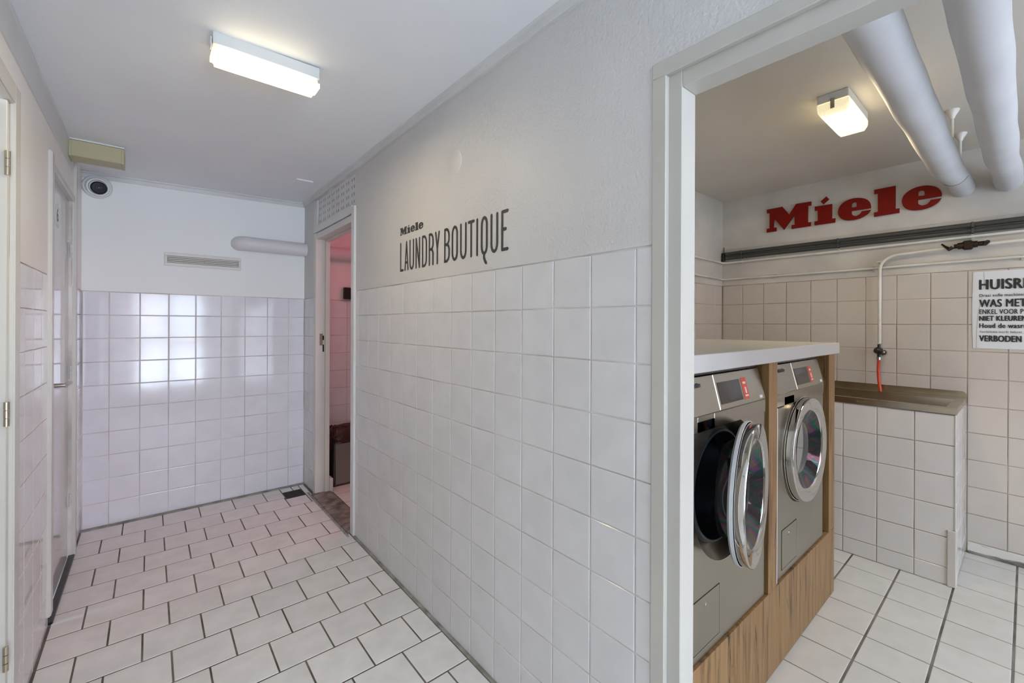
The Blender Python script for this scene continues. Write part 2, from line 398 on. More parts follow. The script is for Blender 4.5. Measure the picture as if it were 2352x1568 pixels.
# ---- ceilings
def slab(x0, x1, y0, y1, za, zb, t=.1):
    bm = bmesh.new(); vs = [bm.verts.new(p) for p in ((x0, y0, za), (x1, y0, zb), (x1, y1, zb), (x0, y1, za), (x0, y0, za+t), (x1, y0, zb+t), (x1, y1, zb+t), (x0, y1, za+t))]
    for f in ((0, 1, 2, 3), (4, 5, 6, 7), (0, 1, 5, 4), (1, 2, 6, 5), (2, 3, 7, 6), (3, 0, 4, 7)): bm.faces.new([vs[i] for i in f])
    return bm
struct('ceiling_corridor', slab(XL-.2, XM+.03, YF, YB+.1, zc(XL-.2), zc(XM+.03)), CEIL)
struct('ceiling_laundry', B(XM+.075, XR+.1, -1.7, YL+.1, ZR, ZR+.1), CEILR)
struct('ceiling_side_room', B(XM+.075, 3.2, 1.85, YB+.1, 2.32, 2.42), CEIL)
# ---- right corridor wall (with both doorways)
wm = bmesh.new(); g = .0028
XI = 1.052
box(wm, XM+g, XI, .614, 2.700, 0, 2.42)
box(wm, XM+g, XI, -.60, .614, 1.965, 2.42)
box(wm, XM+g, XI, YF, -.60, 0, 2.42)
box(wm, XM+g, XI, 3.575, YB+.1, 0, 2.42)
box(wm, XM+g, XI, 2.700, 3.575, 2.262, 2.42)
wall_m = struct('wall_right', wm, GROUT)
pl = bmesh.new(); T = 1.5202
box(pl, XM, XM+g+.001, .612, 2.700, T+.003, 2.32); box(pl, XM, XM+g+.001, -.60, .612, 1.974, 2.32)
box(pl, XM, XM+g+.001, 3.58, YB, T+.003, 2.30); box(pl, XM, XM+g+.001, YF, -.60, 0, 2.32)
obj('plaster', pl, PAINT, wall_m)
# tiles: joints counted down from the top row, columns from the measured joint
ys = steps(.616, 2.695, 2.4884, P); vz = [.002]+[T-P*k for k in range(9, -1, -1)]
tile_grid(wall_m, FX, (XM, 0, 0), [-y for y in reversed(ys)], vz, TILE_M, .0032)
ys = steps(3.583, YB-.003, 3.72, P)
tile_grid(wall_m, FX, (XM, 0, 0), [-y for y in reversed(ys)], vz, TILE_M, .0032)
# ---- end wall
wb = struct('wall_back', B(XL-.2, 1.80, YB+g, YB+.15, 0, 2.42), GROUT)
obj('plaster', B(XL, XM, YB, YB+g+.001, T+.003, 2.32), PAINTB, wb)
obj('plaster', B(1.05, 1.80, YB, YB+g+.001, T+.003, 2.32), PAINTB, wb)
xs = steps(XL+.004, XM-.002, -.2036, P)
tile_grid(wb, FY, (0, YB, 0), xs, vz, TILE_B, .0032)
tile_grid(wb, FY, (0, YB, 0), steps(1.08, 1.74, 1.326, P), vz, TILE_B, .0032)
# ---- left wall with two doors
wl = bmesh.new()
D6 = (2.74, 3.47, 2.02); D5Y = 2.03
box(wl, XL-.15, XL-g, D5Y, D6[0], 0, 2.42); box(wl, XL-.15, XL-g, D6[1], YB+.1, 0, 2.42)
box(wl, XL-.15, XL-g, D6[0], D6[1], D6[2], 2.42); box(wl, XL-.15, XL-g, YF, D5Y, 2.0, 2.42)
box(wl, XL-.15, XL-g, YF, 1.15, 0, 2.0)
wall_l = struct('wall_left', wl, GROUT)
pl = bmesh.new()
box(pl, XL-g-.001, XL, D5Y, D6[0], T+.003, 2.28); box(pl, XL-g-.001, XL, D6[1], YB, T+.003, 2.28)
box(pl, XL-g-.001, XL, D6[0], D6[1], D6[2], 2.28); box(pl, XL-g-.001, XL, YF, D5Y, 2.0, 2.28); box(pl, XL-g-.001, XL, YF, 1.15, 0, 2.0)
obj('plaster', pl, PAINTL, wall_l)
tile_grid(wall_l, FL, (XL, 0, 0), steps(2.105, 2.69, 2.25, P), vz, TILE_L, .0032, tilt=.0008)
tile_grid(wall_l, FL, (XL, 0, 0), steps(3.55, YB-.003, 3.72, P), vz, TILE_B, .0032)
# ---- walls behind the camera: glass shop front with the street outside
fr = bmesh.new()
box(fr, XL-.2, XM+.07, YF-.12, YF, 2.12, 2.42); box(fr, XL-.2, -.25, YF-.12, YF, 0, 2.12); box(fr, .86, 1.06, YF-.12, YF, 0, 2.12)
struct('wall_front', fr, PAINT)
fw = bmesh.new()
for x0, x1 in ((-.25, -.19), (.27, .34), (.80, .86)): box(fw, x0, x1, YF-.09, YF-.03, 0, 2.12)
for z0, z1 in ((0, .12), (.92, .98), (2.06, 2.12)): box(fw, -.25, .86, YF-.088, YF-.032, z0, z1)
struct('door_4', fw, TRIM)
lf = bmesh.new(); box(lf, 1.04, 1.25, -1.82, -1.70, 0, 2.42); box(lf, 3.1, XR+.1, -1.82, -1.70, 0, 2.42); box(lf, 1.25, 3.1, -1.82, -1.70, 0, .9); box(lf, 1.25, 3.1, -1.82, -1.70, 2.1, 2.42)
struct('wall_laundry_front', lf, PAINTR)
# ---- laundry walls
wr = struct('wall_laundry_far', B(XR+g, XR+.15, -1.7, YL+.1, 0, 2.5), GROUTR)
TR = 1.642; PR = .1573
obj('plaster', B(XR, XR+g+.001, -1.7, YL, TR+.003, ZR), PAINTR, wr)
vr = [.002, .0657] + [TR-PR*k for k in range(9, -1, -1)]
ys = steps(-.9, YL-.003, .228, PR)
tile_grid(wr, FX, (XR, 0, 0), [-y for y in reversed(ys)], vr, TILE_R, .004)
obj('plaster', B(XR, XR+g+.001, -1.7, -.9, 0, TR), PAINTR, wr)
STAIN = mat('stained_white_skirting', (.5, .47, .42), .6); vary(STAIN, (.10, .085, .065), (.60, .57, .52), 14, 6, (1, .35, 1.6), lo=.36, hi=.46)
obj('stained_skirting', B(XR-.0035, XR+.003, -.9, .224, .012, .061, bev=.001), STAIN, wr); obj('dirt_line', B(XR-.010, XR-.0003, -.9, .224, -.001, .012, bev=.003), SILL, wr)
wlf = struct('wall_laundry_side', B(XI, XR+.1, YL+g, YL+.12, 0, 2.5), GROUTR)
obj('plaster', B(XI, XR, YL, YL+g+.001, TR+.003, ZR), PAINTR, wlf)
tile_grid(wlf, FY, (0, YL, 0), steps(1.9, XR-.003, 3.533, PR), [TR-PR*k for k in range(6, -1, -1)], TILE_R, .004)
# inner skin of the partition seen from the laundry and from the side room
pi = bmesh.new(); box(pi, XI, XI+.012, .60, YL, 0, ZR); box(pi, XI, XI+.012, -.60, .60, 1.99, ZR); box(pi, XI, XI+.012, -1.7, -.60, 0, ZR)
struct('wall_partition', pi, PAINTR)
sr = bmesh.new(); box(sr, 1.80, 1.92, 3.40, YB+.1, 0, 2.42); box(sr, 3.1, 3.2, 1.85, YB, 0, 2.42); box(sr, 1.8, 3.2, YB, YB+.12, 0, 2.42)
struct('wall_side_room', sr, PAINTB)
# ---- outside the shop front (only ever seen mirrored in the glaze)
struct('street_ground', B(-14, 16, -30, YF-.13, -.2, -.04), EXT_PAVE)
ex = bmesh.new(); box(ex, -14, 16, -16.5, -16, 0, 7)
eb = struct('street_facade', ex, EXT_BRICK)
ew = bmesh.new(); egl = bmesh.new()
for k in range(9):
    x = -12+k*3.1
    box(egl, x, x+1.7, -15.99, -15.93, .8, 2.6); box(egl, x, x+1.7, -15.99, -15.93, 3.9, 5.6)
    for z in (.7, 2.6, 3.8, 5.6): box(ew, x-.1, x+1.8, -15.99, -15.85, z, z+.14)
obj('window_band', ew, EXT_WH, eb); obj('window_glass', egl, EXT_GL, eb)

# ---- cornices
def prism_y(x_prof, y0, y1):
    bm = bmesh.new(); a = [bm.verts.new((x, y0, z)) for x, z in x_prof]; b = [bm.verts.new((x, y1, z)) for x, z in x_prof]
    n = len(a)
    for k in range(n): bm.faces.new((a[k], a[(k+1) % n], b[(k+1) % n], b[k]))
    bm.faces.new(a); bm.faces.new(b); return bm
zr = zc(XM)
struct('trim_1', prism_y([(XM+.002, zr-.036), (XM-.012, zr-.036), (XM-.014, zr-.012), (XM-.022, zr-.010), (XM-.024, zr+.002), (XM+.002, zr+.004)], YF, YB), TRIM, label='narrow white cornice along the top of the right wall')
bm = bmesh.new(); a = []
for x in (XL, XM-.012):
    z = zc(x); a.append([bm.verts.new(p) for p in ((x, YB+.001, z-.036), (x, YB-.010, z-.036), (x, YB-.012, z-.012), (x, YB-.020, z-.010), (x, YB-.021, z+.002), (x, YB+.001, z+.004))])
for k in range(6): bm.faces.new((a[0][k], a[0][(k+1) % 6], a[1][(k+1) % 6], a[1][k]))
bm.faces.new(a[0]); bm.faces.new(a[1])
struct('trim_2', bm, TRIM, label='white cornice along the top of the end wall')
zl = zc(XL)
struct('trim_3', prism_y([(XL-.002, 2.158), (XL+.006, 2.158), (XL+.008, zl-.012), (XL+.012, zl-.010), (XL+.012, zl+.001), (XL-.002, zl+.002)], YF, 3.40), TRIM, label='wide flat board along the top of the left wall')
# ================================================================== DOORS
# laundry doorway frame (door_1)
df = struct('door_1', B(XM+.012, XI+.002, .5437, .6135, 0, 1.972, bev=.0015), FRAMEM, label='white stepped wooden frame of the open laundry doorway')
obj('frame_casing', B(XM-.003, XM+.013, .578, .6165, 0, 1.938, bev=.002), FRAMEM, df)
obj('frame_casing', B(XM-.003, XM+.013, -.62, .6165, 1.938, 1.977, bev=.002), FRAMEM, df)
obj('frame_head', B(XM+.0125, XI+.001, -.60, .5435, 1.899, 1.968, bev=.0015), FRAMEM, df)
obj('frame_jamb', B(XM+.0125, XI+.001, -.62, -.55, 0, 1.898, bev=.0015), FRAMEM, df)
# side-room doorway (door_2)
d2 = struct('door_2', B(XM-.006, 1.04, 3.52, 3.574, 0, 2.012, bev=.002), CREAM, label='cream frame of the narrow open doorway in the far corner')
obj('frame_stop', B(1.04, 1.072, 3.505, 3.572, 0, 1.99, bev=.0015), CREAM, d2)
obj('frame_casing', B(XM-.012, XM+.010, 2.690, 2.745, 0, 2.055, bev=.004, seg=2), TRIM, d2)
obj('frame_jamb', B(XM+.011, 1.072, 2.695, 2.752, 0, 1.985, bev=.0015), CREAM, d2)
obj('frame_head', B(XM-.002, 1.04, 2.746, 3.519, 1.965, 2.008, bev=.0015), CREAM, d2)
obj('frame_head', B(1.0405, 1.072, 2.753, 3.504, 1.955, 1.99, bev=.0015), CREAM, d2)
obj('transom_rail', B(XM-.010, 1.03, 2.746, 3.580, 2.0125, 2.066, bev=.002), TRIM, d2)
obj('lath', B(XM-.004, 1.0, 3.50, 3.578, 2.0665, 2.262, bev=.002), TRIM, d2)
obj('strike_plate', B(1.0, 1.022, 3.5175, 3.5195, 1.15, 1.24), STEELD, d2); 
obj('keep_slot', B(1.022, 1.032, 3.516, 3.5195, 1.19, 1.225), DARK, d2); obj('keep_slot', B(1.022, 1.032, 3.516, 3.5195, 1.10, 1.155), DARK, d2)
# perforated board above the side-room door: real slots in pairs
pb = bmesh.new(); yb0, yb1, zb0, zb1 = 2.70, 3.505, 2.066, 2.27
cut_y = []
y = yb1-.035
while y > yb0+.03:
    for k in (0, 1): cut_y.append((y-.009-.036*k, y-.036*k))
    y -= .098
cut_z = [(z, z+.020) for z in (2.082, 2.128, 2.175, 2.221)]
ysb = sorted({yb0, yb1, *[v for c in cut_y for v in c]}); zsb = sorted({zb0, zb1, *[v for c in cut_z for v in c]})
vt = {}
def pv(y, z):
    if (y, z) not in vt: vt[(y, z)] = pb.verts.new((XM+.006, y, z))
    return vt[(y, z)]
for i in range(len(ysb)-1):
    for j in range(len(zsb)-1):
        hole = any(abs(ysb[i]-c[0]) < 1e-6 and abs(ysb[i+1]-c[1]) < 1e-6 for c in cut_y) and any(abs(zsb[j]-c[0]) < 1e-6 for c in cut_z)
        if not hole: pb.faces.new((pv(ysb[i], zsb[j]), pv(ysb[i+1], zsb[j]), pv(ysb[i+1], zsb[j+1]), pv(ysb[i], zsb[j+1])))
r = bmesh.ops.extrude_face_region(pb, geom=list(pb.faces))
for v in [e for e in r['geom'] if isinstance(e, bmesh.types.BMVert)]: v.co.x += .001
obj('perforated_panel', pb, TRIM, d2)
obj('slot_shade', B(XM+.0095, XM+.02, 2.70, 3.50, 2.066, 2.27), DARK, d2)  # black sheet close behind the slots, imitating the darkness inside them
# stone sill
sl = obj('door_sill', B(XM-.028, 1.085, 2.746, 3.535, -.003, .016, bev=.004), SILL, d2)
obj('sill_edge', B(XM-.04, XM-.0285, 2.70, 3.60, -.003, .010, bev=.003), CEMENT, d2)
obj('skirting_block', B(1.0725, 1.10, 3.50, 3.58, 0, .11, bev=.003), TRIM, d2)
# door 3: numbered door in the left wall
d3 = struct('door_3', B(XL-.045, XL-.017, D6[0]+.012, D6[1]-.004, .012, D6[2]-.02, bev=.002), DOORP, label='glossy pinkish grey door in the left wall with a number plate')
obj('frame_casing', B(XL-.010, XL+.013, 2.685, 2.742, .06, 2.055, bev=.004, seg=2), CREAM, d3)
obj('frame_casing', B(XL-.040, XL+.014, 3.472, 3.520, .0, 2.235, bev=.002), CREAM, d3)
obj('frame_head', B(XL-.040, XL+.006, 2.7425, 3.4715, 1.999, 2.032, bev=.003), CREAM, d3)
obj('rubber_mat_edge', B(XL-.016, XL+.012, 2.745, 3.47, 0, .012, bev=.003), BLACK, d3)
for z in (1.72, 1.04, .32):
    h = bmesh.new(); 
    for k in range(3): tube(h, [(XL-.008, 3.466, z-.036+k*.025), (XL-.008, 3.466, z-.013+k*.025)], .0055, 10)
    obj('hinge', h, PLASG, d3, True)
hb = bmesh.new(); tube(hb, [(XL-.017, 2.86, 1.03), (XL+.035, 2.86, 1.03)], .009, 12)
tube(hb, [(XL+.035, 2.853, 1.03), (XL+.040, 2.90, 1.033), (XL+.040, 2.98, 1.028)], [.011, .0095, .009], 12)
obj('lever_handle', hb, STEEL, d3, True)
hb = bmesh.new(); lathe(hb, [(.0, .0), (.024, .0), (.026, .004), (.026, .007)], 24, (XL-.017, 2.86, 1.03), 'X'); obj('rosette', hb, STEEL, d3, True)
np_ = obj('number_plate', B(XL-.017, XL-.0155, 3.03, 3.12, 1.79, 1.90, bev=.0005), PLASW, d3)
me = text_mesh('6', .062, bold=.02); me.materials.append(INK); o = link('numeral', me, None, np_); o.matrix_local = basis(*FL, (XL-.0152, 3.052, 1.815))
# door 5: nearest door in the left wall
d5 = struct('door_5', B(XL-.055, XL-.022, 1.16, 2.018, .012, 1.985, bev=.002), CREAM, label='nearest glossy door in the left wall at the photo edge')
obj('frame_casing', B(XL-.012, XL+.012, 2.030, 2.102, 0, 2.062, bev=.004, seg=2), CREAM, d5)
obj('frame_casing', B(XL-.012, XL+.012, 1.10, 2.0295, 1.995, 2.062, bev=.004, seg=2), CREAM, d5)
obj('frame_stop', B(XL-.020, XL+.000, 1.996, 2.0295, 0, 1.994, bev=.002), CREAM, d5)
for z in (1.80, 1.04, .30):
    h = bmesh.new()
    for k in range(3): tube(h, [(XL+.002, 1.99, z-.036+k*.025), (XL+.002, 1.99, z-.013+k*.025)], .0065, 10)
    obj('hinge', h, STEELD, d5, True)

# ================================================================== CORRIDOR THINGS
def lamp_body(bm, x0, x1, y0, y1, z0, z1, c):
    """box open upwards with chamfered lower long edges"""
    box(bm, x0, x1, y0, y1, z0, z1, bev=c, seg=3); return bm
zt = zc(.325)
t = thing('ceiling_lamp', 'long box-shaped ceiling lamp with a glowing cream cover above the corridor', 'lamp', (.325, 1.793, zt))
obj('housing', B(-.168, .168, -.046, .046, -.042, 0, bev=.0015), PLASG, t)
lb = lamp_body(bmesh.new(), -.170, .172, -.048, .048, -.083, -.0425, .012)
obj('diffuser', lb, LAMPD, t, True)
obj('end_clip', B(-.174, -.1705, -.040, -.006, -.050, -.020, bev=.001), PLASW, t)
# beige housing in the corner
zt = zc(-.22)
t = thing('emergency_light_housing', 'olive beige plastic box on the ceiling in the far left corner', 'box', (-.2185, 3.265, zt))
obj('mounting_plate', B(-.1085, .1085, -.066, .066, -.008, 0, bev=.001), PLASW, t)
hb = bmesh.new(); box(hb, -.1055, .1055, -.063, .063, -.092, -.0085, bev=.003)
obj('cover', hb, BEIGE, t)
for s in (-1, 1): obj('end_cap', B(s*.1015-.006, s*.1015+.006, -.0655, .064, -.094, -.012, bev=.002), BEIGE, t)
# security camera
t = thing('security_camera', 'white round dome camera with a black lens high on the end wall', 'camera', (-.262, YB, 2.190))
bm = lathe(bmesh.new(), [(.072, 0), (.074, -.004), (.072, -.014), (.066, -.020), (.0, -.020)], 40); obj('base_ring', bm, PLASW, t, True)
bm = lathe(bmesh.new(), [(.060, -.018), (.058, -.034), (.052, -.044), (.048, -.044), (.040, -.034), (.0, -.030)], 40); o = obj('turret', bm, PLASW, t, True); o.rotation_euler = (R(12), 0, R(8))
bm = lathe(bmesh.new(), [(.039, -.030), (.039, -.044), (.033, -.050), (.0, -.053)], 32); o = obj('lens_face', bm, LENSB, t, True); o.rotation_euler = (R(12), 0, R(8)); o.location = (.004, -.004, -.004)
obj('sensor_window', B(-.018, .018, -.0535, -.050, -.010, .010, bev=.001), mat('deep_blue_glass', (.008, .008, .022), .4, 0, Specular_IOR_Level=.2), o)
bm = lathe(bmesh.new(), [(.0025, -.0535), (.002, -.0555), (.0, -.0558)], 12); obj('lens', bm, CHROME, o, True)
# vent grille
t = thing('vent_grille', 'narrow cream louvred vent grille on the end wall', 'vent', (.301, YB, 1.764))
fm = bmesh.new()
for a in ((-.227, .227, .024, .046), (-.227, .227, -.046, -.024)): box(fm, a[0], a[1], -.010, 0, a[2], a[3], bev=.002)
for a in ((-.227, -.211), (.211, .227)): box(fm, a[0], a[1], -.010, 0, -.024, .024, bev=.002)
GRIL = mat('cream_vent_paint', (.70, .685, .65), .4)
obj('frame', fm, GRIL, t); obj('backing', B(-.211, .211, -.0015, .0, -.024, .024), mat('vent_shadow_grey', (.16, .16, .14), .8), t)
for k in range(4):
    z = -.0175+k*.0118
    s = B(-.211, .211, -.0046, .0046, -.0006, .0006); o = obj('slat', s, GRIL, t); o.location = (0, -.0055, z); o.rotation_euler = (R(66), 0, 0)
for x in (-.208, .0, .208):
    o = obj('screw', lathe(bmesh.new(), [(.0, -.0112), (.0022, -.0108), (.0022, -.008)], 10), DARK, t); o.location = (x, 0, -.002)
# round duct on the end wall, running into the side room
t = thing('wall_duct', 'short white round duct low under the ceiling on the end wall', 'pipe', (.5, YB-.045, 1.920))
bm = bmesh.new(); pts = [(.012, .055, 0), (.014, .03, 0), (.03, .008, 0), (.06, 0, 0), (.09, 0, 0)]
tube(bm, pts, [.052, .053, .054, .054, .054], 28); obj('end_bend', bm, PIPEB, t, True)
bm = bmesh.new(); tube(bm, [(.088, 0, 0), (.30, 0, 0), (.478, 0, 0)], .0528, 28); obj('duct_run', bm, PIPEB, t, True)
t2 = thing('side_room_duct', 'pipe running along the wall seen through the narrow doorway', 'pipe', (1.06, YB-.050, 1.915))
bm = bmesh.new(); tube(bm, [(.0, 0, 0), (.3, 0, 0), (.72, 0, 0)], .053, 28); obj('duct_run', bm, PIPEB, t2, True)
# plastered-over junction disc, ceiling patch, little corner bracket
o = obj('junction_cover', lathe(bmesh.new(), [(.0, -.0035), (.045, -.0035), (.050, -.0025), (.0515, 0)], 48, (0, 0, 0), 'X'), PAINT, None, True); o.location = (XM, 1.552, 1.996)
tag(o, 'flat round painted cover disc on the wall above the dark lettering', 'cover')
for y, z in ((-.012, .004), (.016, .010)): 
    s = obj('screw', lathe(bmesh.new(), [(.0, -.0045), (.0022, -.0042), (.0022, -.003)], 10, (0, 0, 0), 'X'), PLASW, o); s.location = (0, y, z)
o = obj('ceiling_patch', B(.757, .865, 3.205, 3.58, zc(.757)-.007, zc(.865)-.0005, bev=.001), CEIL); tag(o, 'flat white rectangular board patch on the ceiling near the far doorway', 'panel')
# floor drain
t = thing('floor_drain', 'small dark metal grating set in the floor in the far corner', 'drain', (.857, 3.66, 0))
gm = bmesh.new()
for a in ((-.066, .066, .064, .072), (-.066, .066, -.072, -.064)): box(gm, *a, -.004, .001)
for a in ((-.066, -.058), (.058, .066)): box(gm, *a, -.064, .064, -.004, .001)
DM = mat('dark_cast_grating', (.05, .043, .038), .6, .5)
obj('frame', gm, DM, t)
gm = bmesh.new()
for k in range(11): box(gm, -.058, .058, -.060+k*.012-.0022, -.060+k*.012+.0022, -.004, .0008)
for k in range(9): box(gm, -.048+k*.012-.002, -.048+k*.012+.002, -.064, .064, -.0045, .0002)
obj('grate', gm, DM, t); obj('sump', B(-.064, .064, -.070, .070, -.0013, -.0009), DARK, t)
# bin and black wall box in the side room
t = thing('waste_bin', 'tall grey rectangular waste bin lined with a dark bag, seen through the narrow doorway', 'bin', (1.29, 3.70, 0))
bm = bmesh.new(); pr = [(-.155, -.10), (.155, -.10), (.155, .10), (-.155, .10)]
box(bm, -.150, .150, -.095, .105, .004, .352, bev=.012, seg=3); obj('body', bm, BINM, t, True)
obj('base', B(-.158, .158, -.10, .11, 0, .016, bev=.004), BLACK, t); obj('side_strip', B(-.162, -.150, -.100, .10, .012, .40, bev=.003), BLACK, t)
bm = bmesh.new(); N_ = 40; prev = None; rings = []
for j, (zz, s) in enumerate(((.350, 1.02), (.372, 1.05), (.395, 1.06), (.425, 1.03), (.452, .96), (.46, .86), (.44, .78))):
    ring = []
    for k in range(N_):
        a = 2*math.pi*k/N_; c, sn = math.cos(a), math.sin(a)
        rx = .158*s*(abs(c)**.35)*(1 if c > 0 else -1); ry = .105*s*(abs(sn)**.35)*(1 if sn > 0 else -1)
        ring.append(bm.verts.new((rx+random.uniform(-.006, .006), ry+random.uniform(-.006, .006), zz+random.uniform(-.008, .008))))
    rings.append(ring)
for j in range(len(rings)-1):
    for k in range(N_): bm.faces.new((rings[j][k], rings[j][(k+1) % N_], rings[j+1][(k+1) % N_], rings[j+1][k]))
bm.faces.new(rings[-1]); obj('bin_bag', bm, BAG, t, True)
t = thing('wall_box', 'small black box on the reddish wall seen through the narrow doorway', 'box', (1.39, YB, 1.583))
obj('housing', B(-.10, .10, -.035, 0, -.051, .051, bev=.004), BLACK, t); obj('label_plate', B(-.030, .04, -.037, -.035, -.03, .03, bev=.0008), PLASW, t)

# ---- lettering on the right wall
LOGO = {'M': [[(2, 183), (113, 184), (161, 113), (207, 186), (307, 184), (307, 155), (287, 155), (286, 31), (305, 31), (304, 1), (177, 0), (177, 29), (199, 30), (197, 103), (126, 1), (56, 102), (53, 30), (73, 30), (72, 0), (1, 0), (2, 29), (22, 31), (23, 152), (3, 154)]],
'i': [[(329, 140), (437, 139), (436, 32), (456, 32), (455, 1), (328, 2), (328, 31), (349, 31), (348, 109), (329, 110)]],
'dot': [[(366, 171), (401, 201), (418, 177), (383, 147)]],
'e1': [[(658, 63), (657, 82), (651, 106), (636, 127), (614, 141), (586, 149), (555, 151), (523, 144), (496, 128), (478, 103), (472, 77), (475, 50), (490, 24), (513, 7), (542, 0), (575, 0), (606, 7), (633, 21), (648, 36), (658, 52), (608, 52), (601, 40), (589, 29), (573, 25), (559, 33), (551, 45), (551, 64)], [(551, 88), (551, 110), (558, 121), (568, 124), (577, 118), (580, 105), (580, 87)]],
'l': [[(675, 184), (786, 186), (786, 33), (806, 32), (805, 3), (674, 0), (674, 30), (695, 30), (694, 156), (675, 155)]],
'e2': [[(1004, 68), (1005, 84), (999, 106), (986, 125), (966, 140), (933, 152), (900, 153), (872, 147), (845, 132), (825, 109), (817, 81), (821, 50), (835, 26), (858, 10), (887, 3), (917, 2), (948, 8), (975, 21), (993, 38), (1003, 56), (954, 55), (948, 43), (936, 31), (917, 28), (903, 36), (896, 48), (896, 67)], [(896, 91), (897, 115), (903, 124), (912, 126), (922, 120), (926, 109), (925, 90)]]}
def logo_parts(sx_, sy, thick, extra=0):
    out = []
    for k, loops in LOGO.items():
        lp = [[(x/1000, z/1000) for x, z in l] for l in loops]
        if k[0] == 'e': lp = [smooth_loop(l, 3) for l in lp]
        m_ = shape_mesh('letter', lp, .01); m_.transform(Matrix.Diagonal((sx_, sy, thick/.01, 1))); out.append((k, m_))
    return out
lt = thing('wall_lettering', 'dark printed shop name in tall condensed capitals on the right corridor wall', 'lettering', (XM-.0007, 2.067, 1.583))
def on_wall(name, me, m, parent, dy, dz, dx=0):
    o = link(name, me, m, parent); o.matrix_local = basis(*FX, (dx, -dy, dz)); return o
for k, me in logo_parts(.242, .205, .001): on_wall('letter', me, INKG, lt, 0, .184)
def stroke(bm, pts, w, closed=False):
    """flat stroke with round joints and ends in local XY"""
    pts = [Vector((p[0], p[1], 0)) for p in pts]; seg = list(zip(pts, pts[1:]))
    lift_ = lambda: Vector((0, 0, .000015*len(bm.faces)))      # overlapping pieces of a stroke lie a hair apart
    for a, b in seg:
        d = (b-a); 
        if d.length < 1e-6: continue
        d.normalize(); n = Vector((-d.y, d.x, 0))*w/2
        h_ = lift_(); bm.faces.new([bm.verts.new(v+h_) for v in (a-n, b-n, b+n, a+n)])
    for p in pts:
        h_ = lift_(); bm.faces.new([bm.verts.new(p+h_+Vector((math.cos(t*math.pi/5), math.sin(t*math.pi/5), 0))*w/2) for t in range(10)])
def bow(cx, cy, rx, ry, a0, a1, n=8): return [(cx+rx*math.cos(R(a0+(a1-a0)*i/n)), cy+ry*math.sin(R(a0+(a1-a0)*i/n))) for i in range(n+1)]
def glyph(c, w, h, s):
    """centre lines of a condensed rounded capital, box w x h"""
    a = s/2; W = w-a; H = h-a; m = w/2; ry = min(.030, h*.2); rx = (W-a)/2
    if c == 'L': return [[(a, H), (a, a), (W, a)]]
    if c == 'A': return [[(a, a), (m, H), (W, a)], [(a+(m-a)*.32, h*.28), (W-(m-a)*.32, h*.28)]]
    if c == 'U': return [[(a, H), (a, a+ry)] + bow(m, a+ry, rx, ry, 180, 360) + [(W, H)]]
    if c == 'N': return [[(a, a), (a, H), (W, a), (W, H)]]
    if c == 'D': return [[(a, a), (a, H)] + bow(W-rx*1.3, H-ry, rx*1.3, ry, 90, 0) + bow(W-rx*1.3, a+ry, rx*1.3, ry, 0, -90) + [(a, a)]]
    if c == 'R': return [[(a, a), (a, H)] + bow(W-rx*1.3, H-ry, rx*1.3, ry, 90, 0) + bow(W-rx*1.3, h*.50+ry*.8, rx*1.3, ry*.8, 0, -90) + [(a, h*.50)], [(W-rx*1.1, h*.5)] + bow(W-rx, h*.5-ry*.8, rx, ry*.8, 90, 0) + [(W, a)]]
    if c == 'Y': return [[(a, H), (m, h*.46), (W, H)], [(m, h*.46), (m, a)]]
    if c == 'B': return [[(a, a), (a, H)] + bow(W-rx*1.3, H-ry, rx*1.2, ry, 90, 0) + bow(W-rx*1.3, h*.52+ry*.8, rx*1.2, ry*.8, 0, -90) + [(a, h*.52)], [(W-rx*1.3, h*.52)] + bow(W-rx*1.3, h*.52-ry*.8, rx*1.3, ry*.8, 90, 0) + bow(W-rx*1.3, a+ry, rx*1.3, ry, 0, -90) + [(a, a)]]
    if c == 'O': return [bow(m, H-ry, rx, ry, 0, 180) + bow(m, a+ry, rx, ry, 180, 360) + [(W, H-ry)]]
    if c == 'T': return [[(a, H), (W, H)], [(m, H), (m, a)]]
    if c == 'I': return [[(m, a), (m, H)]]
    if c == 'Q': return [bow(m, H-ry, rx, ry, 0, 180) + bow(m, a+ry, rx, ry, 180, 360) + [(W, H-ry)], [(m, a), (m-.001, -.010), (m+.006, -.024), (W-.004, -.031)]]
    if c == 'E': return [[(W, H), (a, H), (a, a), (W, a)], [(a, h*.53), (W*.72, h*.53)]]
WORDS = [('L', 2.067, 2.027), ('A', 2.018, 1.973), ('U', 1.964, 1.915), ('N', 1.9, 1.854), ('D', 1.835, 1.787), ('R', 1.771, 1.725), ('Y', 1.714, 1.672), ('B', 1.635, 1.587), ('O', 1.574, 1.525), ('U', 1.509, 1.46), ('T', 1.452, 1.404), ('I', 1.394, 1.380), ('Q', 1.363, 1.317), ('U', 1.301, 1.253), ('E', 1.236, 1.193)]
for c, y0, y1 in WORDS:
    bm = bmesh.new()
    for s in glyph(c, y0-y1, .149, .0125): stroke(bm, s, .0125)
    me = bpy.data.meshes.new('letter'); bm.to_mesh(me); bm.free(); on_wall('letter', me, INKG, lt, 2.067-y0, 0)

